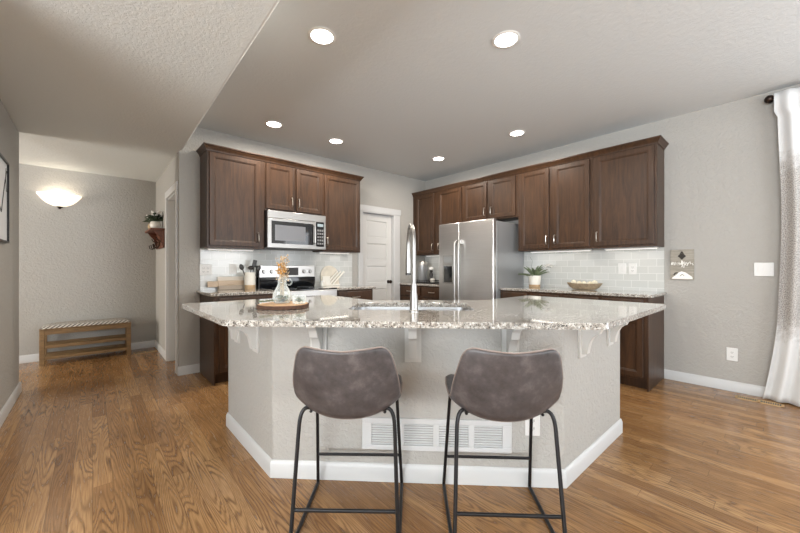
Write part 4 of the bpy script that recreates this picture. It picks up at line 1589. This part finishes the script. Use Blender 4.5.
MB().lathe([(0.03, 0), (0.034, 0.006), (0.036, 0.07), (0.033, 0.07), (0.030, 0.01), (0.001, 0.008)], 20).build('body', M_CERAMIC, t)
MB().tube([(-0.034, 0, 0.06), (-0.055, 0, 0.055), (-0.055, 0, 0.025), (-0.034, 0, 0.018)], 0.004, 6).build('handle', M_CERAMIC, t)

# ------------------------------------------------------------------ wall sign
t = thing('wall_sign', 'small grey wooden sign with white script beside the backsplash', 'sign', (XF - .001, 0.812, 1.044), rf)
W_, H_ = 0.190, 0.310
MB().box(0, W_, -0.018, 0, 0, H_).build('board', wood('grey_sign_wood', (128, 122, 110), (168, 162, 150), 0.7, (2, 10, 24)), t, bevel=0.002)
m = MB()
yy = -0.0195


def stroke(m, pts, r):
    m.tube([(x * W_, yy, z * H_) for x, z in pts], r, 6)


# dark diamond flourish
for s in (-1, 1):
    stroke(m, [(0.5, 0.93), (0.5 + s * 0.07, 0.83), (0.5 + s * 0.15, 0.78), (0.5 + s * 0.07, 0.74), (0.5, 0.68)], 0.0055)
    stroke(m, [(0.5, 0.86), (0.5 + s * 0.05, 0.79), (0.5, 0.74)], 0.003)
m.add([(x * W_, yy, z * H_) for x, z in ((0.5, 0.84), (0.62, 0.78), (0.5, 0.71), (0.38, 0.78))], [(0, 1, 2, 3)])
m.build('emblem', plain('charcoal_paint', (62, 56, 50), 0.8), t)
m = MB()
stroke(m, [(0.05, 0.50), (0.09, 0.59), (0.15, 0.58), (0.10, 0.50), (0.18, 0.49), (0.22, 0.59), (0.25, 0.49), (0.30, 0.58), (0.33, 0.49), (0.38, 0.59), (0.42, 0.49), (0.47, 0.55)], 0.0058)
stroke(m, [(0.47, 0.50), (0.50, 0.64), (0.53, 0.60), (0.52, 0.48), (0.50, 0.42)], 0.0045)
stroke(m, [(0.55, 0.52), (0.60, 0.60), (0.64, 0.57), (0.60, 0.50), (0.58, 0.40)], 0.003)
stroke(m, [(0.64, 0.48), (0.70, 0.58), (0.75, 0.52), (0.71, 0.46), (0.78, 0.56), (0.84, 0.60), (0.86, 0.52), (0.94, 0.54), (0.97, 0.48)], 0.0034)
m.build('script', plain('white_paint', (234, 232, 226), 0.7), t)
m = MB()
poly = [(0.06, 0.03), (0.10, 0.08), (0.24, 0.15), (0.36, 0.24), (0.48, 0.28), (0.64, 0.25), (0.80, 0.17), (0.93, 0.10), (0.95, 0.03)]
m.add([(x * W_, yy + 0.0005, z * H_) for x, z in poly] + [(x * W_, yy + 0.003, z * H_) for x, z in poly], [tuple(range(9)), tuple(range(9, 18))] + [(i, (i + 1) % 9, 9 + (i + 1) % 9, 9 + i) for i in range(9)])
m.build('white_motif', MATS['white_paint'], t)
m = MB()
stroke(m, [(0.16, 0.16), (0.22, 0.22), (0.33, 0.23)], 0.006)
stroke(m, [(0.42, 0.12), (0.52, 0.19), (0.60, 0.13)], 0.0025)
m.build('leaf_motif', MATS['charcoal_paint'], t)

# ------------------------------------------------------------------ curtain and rod
t = thing('curtain', 'white curtain with a woven grey middle band hanging at the right edge', 'curtain', (4.425, 0.0, 0.0))


def cur(a, b_):
    z = 2.685 - b_ * 2.675
    left = 0.045 + (0.02 if z > 2.5 else 0.0) + 0.012 * math.sin(z * 3) + 0.10 * max(0, (0.75 - z) / 0.75) ** 1.6
    right = -0.75
    y = left + (right - left) * a
    gather = 0.55 + 0.45 * min(1, (2.69 - z) / 1.5)
    x = 0.026 * math.sin(a * 46) * gather + 0.012 * math.sin(a * 23 + z * 1.2)
    if z > 2.55:
        x *= 0.7
    return (x, y, z)


MB().grid(cur, 150, 50).build('fabric', M_CURTAIN, t, smooth=180, solid=0.003)
t = thing('curtain_rod', 'dark bronze curtain rod with a round finial near the ceiling', 'curtain rod', (4.462, 0.0, 2.655))
MB().tube([(0.0, 0.07, 0), (0.0, -2.6, 0)], 0.012, 12).build('pole', M_BRONZE, t)
m = MB()
m.ball((0, 0.105, 0), 0.034, 18, 1.0)
m.lathe([(0.012, 0), (0.02, 0.006), (0.02, 0.012), (0.012, 0.02)], 14, TR(0, 0.066, 0, 0, R(-90)))
m.build('finial', M_BRONZE, t)
MB().tube([(0.0, 0.02, 0), (0.03, 0.02, 0), (0.057, 0.02, -0.01)], 0.008, 8).box(0.050, 0.057, 0.0, 0.04, -0.04, 0.03).build('bracket', M_BRONZE, t)

# ------------------------------------------------------------------ floor vents


def floor_vent(label, x, y, rz, ln, wd):
    t = thing('floor_vent', label, 'floor vent', (x, y, 0.0), rz, 'floor registers')
    e = 0.018
    MB().box(-ln / 2, ln / 2, -wd / 2, -wd / 2 + e, 0.0005, 0.003).box(-ln / 2, ln / 2, wd / 2 - e, wd / 2, 0.0005, 0.003).box(-ln / 2, -ln / 2 + e, -wd / 2, wd / 2, 0.0005, 0.003).box(ln / 2 - e, ln / 2, -wd / 2, wd / 2, 0.0005, 0.003).box(-0.009, 0.009, -wd / 2, wd / 2, 0.0005, 0.003).build('frame', M_BRASSVENT, t)
    MB().box(-ln / 2 + 0.01, ln / 2 - 0.01, -wd / 2 + 0.01, wd / 2 - 0.01, 0.0003, 0.0024).build('dark_opening', M_SLOT, t)
    m = MB()
    k = -ln / 2 + 0.030
    while k < ln / 2 - 0.02:
        if abs(k) > 0.014:
            m.box(k - 0.002, k + 0.002, -wd / 2 + 0.012, wd / 2 - 0.012, 0.0015, 0.0029)
        k += 0.0135
    m.build('fins', M_BRASSVENT, t)
    return t


floor_vent('slotted brass floor vent by the right baseboard next to the curtain', 4.352, 0.165, R(90), 0.30, 0.10)
floor_vent('small brass floor vent in the hall corner right of the bench', 0.545, 5.90, R(0), 0.26, 0.12)

# ------------------------------------------------------------------ hall: bench, sconce, hook shelf, picture
t = thing('shoe_bench', 'wooden slatted shoe bench against the hall wall', 'bench', (-0.043, 6.045, 0.0))
hw, hd = 0.43, 0.165
for sx_ in (-1, 1):
    for sy_ in (-1, 1):
        x0 = sx_ * hw
        y0 = sy_ * hd
        MB().box(min(x0, x0 - sx_ * 0.045), max(x0, x0 - sx_ * 0.045), min(y0, y0 - sy_ * 0.03), max(y0, y0 - sy_ * 0.03), 0, 0.425).build('leg', M_BENCH, t, bevel=0.003)
for z in (0.385, 0.0):
    pass
MB().box(-hw + 0.045, hw - 0.045, -hd + 0.002, -hd + 0.024, 0.365, 0.422).box(-hw + 0.045, hw - 0.045, hd - 0.024, hd - 0.002, 0.365, 0.422).build('top_rail', M_BENCH, t, bevel=0.002)
for z in (0.20, 0.065):
    m = MB().box(-hw + 0.045, hw - 0.045, -hd + 0.002, -hd + 0.022, z, z + 0.038).box(-hw + 0.045, hw - 0.045, hd - 0.022, hd - 0.002, z, z + 0.038)
    for k in range(5):
        y0 = -hd + 0.035 + k * 0.054
        m.box(-hw + 0.045, hw - 0.045, y0, y0 + 0.034, z + 0.008, z + 0.022)
    m.build('shelf', M_BENCH, t, bevel=0.002)
MB().box(-hw, hw, -hd, hd, 0.4255, 0.437).build('seat_board', M_BENCH, t, bevel=0.002)
m = MB()


def cush(a, b_):
    x = (a * 2 - 1) * 0.425
    y = (b_ * 2 - 1) * 0.165
    e = (1 - abs(a * 2 - 1) ** 10) * (1 - abs(b_ * 2 - 1) ** 6)
    return (x, y, 0.4375 + 0.042 * max(0, e) ** 0.5)


m = MB().grid(cush, 40, 14)
m.box(-0.424, 0.424, -0.164, 0.164, 0.4375, 0.4385)
o = m.build('bench_cushion', M_STRIPE, None, (-0.043, 6.045, 0.0), smooth=60)
tag(o, 'thin striped grey and cream cushion on the shoe bench', 'cushion')

# wall sconce
t = thing('wall_sconce', 'frosted half-bowl uplight sconce glowing on the hall wall', 'wall lamp', (-0.315, YH - .001, 1.935))
M_FROST = plain('lit_frosted_glass', (250, 246, 238), 0.5, emit=(255, 240, 216), estr=0.95)
vs, fs = [], []
prof = [(0.002, 0.0), (0.06, 0.008), (0.12, 0.038), (0.165, 0.082), (0.205, 0.140), (0.210, 0.158)]
n = 24
for r_, z in prof:
    for k in range(n + 1):
        a = PI * k / n
        vs.append((r_ * math.cos(a), -r_ * 0.62 * math.sin(a), z + 0.02))
for j in range(len(prof) - 1):
    for k in range(n):
        fs.append((j * (n + 1) + k, j * (n + 1) + k + 1, (j + 1) * (n + 1) + k + 1, (j + 1) * (n + 1) + k))
MB().add(vs, fs).build('glass_bowl', M_FROST, t, solid=0.004)
MB().box(-0.06, 0.06, -0.012, 0, 0.06, 0.15).build('back_plate', M_NICKEL, t, bevel=0.003)
MB().lathe([(0.004, -0.014), (0.012, -0.008), (0.018, 0.004), (0.03, 0.012), (0.03, 0.018)], 16, TR(0, -0.018, 0)).build('finial', M_BRONZE, t)
MB().ball((0, -0.055, 0.12), 0.024, 12).build('bulb', M_BAR, t)
pl = bpy.data.lights.new('sconce_lamp', 'POINT')
pl.energy = 1.6
pl.color = WARM
pl.shadow_soft_size = 0.04
po = bpy.data.objects.new('sconce_lamp', pl)
C.objects.link(po)
po.parent = t
po.location = (0, -0.085, 0.15)

# shelf with hooks on the hall side wall
t = thing('hook_shelf', 'small red-brown wooden wall shelf with dark hooks in the hall', 'shelf', (HX - .001, 6.02, 1.40), rf)
ln = 0.66
MB().box(0, ln, -0.15, 0, 0.255, 0.278).build('shelf_board', M_SHELF, t, bevel=0.003)
MB().box(0.02, ln - 0.02, -0.02, 0, 0.03, 0.255).build('back_board', M_SHELF, t, bevel=0.002)
for xx in (0.035, ln - 0.055):
    pr = [(-0.02, 0.05), (-0.02, 0.255), (-0.12, 0.255), (-0.10, 0.22), (-0.055, 0.17), (-0.035, 0.10)]
    n = len(pr)
    MB().add([(xx, y, z) for y, z in pr] + [(xx + 0.02, y, z) for y, z in pr], [(i, (i + 1) % n, n + (i + 1) % n, n + i) for i in range(n)] + [tuple(range(n)), tuple(range(n, 2 * n))]).build('bracket', M_SHELF, t)
for xx in (0.14, 0.33, 0.52, 0.61):
    MB().tube([(xx, -0.02, 0.12), (xx, -0.045, 0.115), (xx, -0.05, 0.06), (xx, -0.075, 0.02), (xx, -0.105, 0.03), (xx, -0.115, 0.075)], 0.006, 8).tube([(xx, -0.045, 0.12), (xx, -0.075, 0.14), (xx, -0.085, 0.165)], 0.005, 8).build('hook', M_BRONZE, t)
# pots and greenery on the shelf
for (yy_, lb, lb2, s) in ((5.56, 'round cream pot on the near end of the hook shelf', 'leafy dark green plant in the cream pot nearest on the hook shelf', 1.0),
                         (5.84, 'burlap-wrapped pot on the far end of the hook shelf', 'pale variegated plant in the burlap pot on the hook shelf', 0.9)):
    z_ = 1.40 + 0.2785
    t = thing('shelf_pot', lb, 'pot', (HX - 0.078, yy_, z_), 0, 'pots on the hook shelf')
    MB().lathe([(0.03, 0), (0.05 * s, 0.01), (0.066 * s, 0.05), (0.058 * s, 0.09), (0.05 * s, 0.098), (0.04, 0.09), (0.001, 0.085)], 22).build('pot_body', M_CERAMIC if s == 1 else M_BURLAP, t)
    t = thing('shelf_plant', lb2, 'plant', (HX - 0.078, yy_, z_ + 0.09), 0, 'plants on the hook shelf')
    m = MB()
    for k in range(44):
        az = random.uniform(0, 2 * PI)
        hgt = random.uniform(0.0, 0.07)
        leaf(m, (0.015 * math.cos(az), 0.015 * math.sin(az), hgt), az, random.uniform(0.08, 0.13), 0.045, R(random.uniform(15, 75)), 0.3, 4)
    m.build('leaves', M_LEAFDARK if s == 1 else M_LEAF2, t)
    m = MB()
    for k in range(14):
        az = random.uniform(0, 2 * PI)
        leaf(m, (0.03 * math.cos(az), 0.03 * math.sin(az), random.uniform(.04, .11)), az, 0.08, 0.035, R(50), 0.2, 4)
    m.build('pale_leaves', M_PETAL, t)

# picture on the near left wall
t = thing('framed_picture', 'thin black framed picture on the left wall', 'picture', (-0.514, 3.40, 1.36), R(90))
w_, h_ = 0.70, 0.63
m = MB()
e = 0.014
m.box(0, w_, -0.022, 0, 0, e).box(0, w_, -0.022, 0, h_ - e, h_).box(0, e, -0.022, 0, e, h_ - e).box(w_ - e, w_, -0.022, 0, e, h_ - e)
m.build('frame', M_BLACKMETAL, t)
MB().box(e, w_ - e, -0.010, 0, e, h_ - e).build('mat_board', plain('white_mat', (226, 228, 230), 0.4), t)
m = MB()
m.tube([(0.12, -0.0115, 0.2), (0.30, -0.0115, 0.30), (0.45, -0.0115, 0.22), (0.58, -0.0115, 0.45), (0.655, -0.0115, 0.56)], 0.003, 6)
m.tube([(0.655, -0.0115, 0.40), (0.62, -0.0115, 0.50), (0.64, -0.0115, 0.58)], 0.002, 6)
m.build('line_drawing', M_SLOT, t)

# ------------------------------------------------------------------ recessed ceiling lights
LP = [((1.163, 2.101), 'front left recessed ceiling light, above the island end'), ((2.127, 1.289), 'front right recessed ceiling light, above the right stool'),
      ((1.481, 3.734), 'recessed ceiling light in front of the leftmost wall cabinet'), ((2.254, 3.723), 'recessed ceiling light in front of the cabinet beside the pantry'),
      ((3.697, 2.097), 'recessed ceiling light in front of the cabinets above the plant'), ((3.715, 3.337), 'recessed ceiling light in front of the refrigerator')]
src = None
for (x, y), lb in LP:
    if src is None:
        t = thing('recessed_light', lb, 'ceiling light', (x, y, H2), 0, 'recessed ceiling lights')
        MB().lathe([(0.092, 0.0), (0.094, -0.003), (0.085, -0.007), (0.074, -0.006), (0.072, 0.0)], 36).build('trim_ring', M_WHITE, t)
        MB().lathe([(0.0735, -0.0005), (0.0735, -0.0045), (0.03, -0.0055), (0.001, -0.006)], 36).build('diffuser', M_LED, t)
        src = t
    else:
        t = copy_tree(src)
        t.location = (x, y, H2)
        t['label'] = lb
    area('downlight_lamp', (x, y, H2 - 0.012), (0, 0, 0), 0.14, 0.14, 15, LAMP, 'DISK', 175)
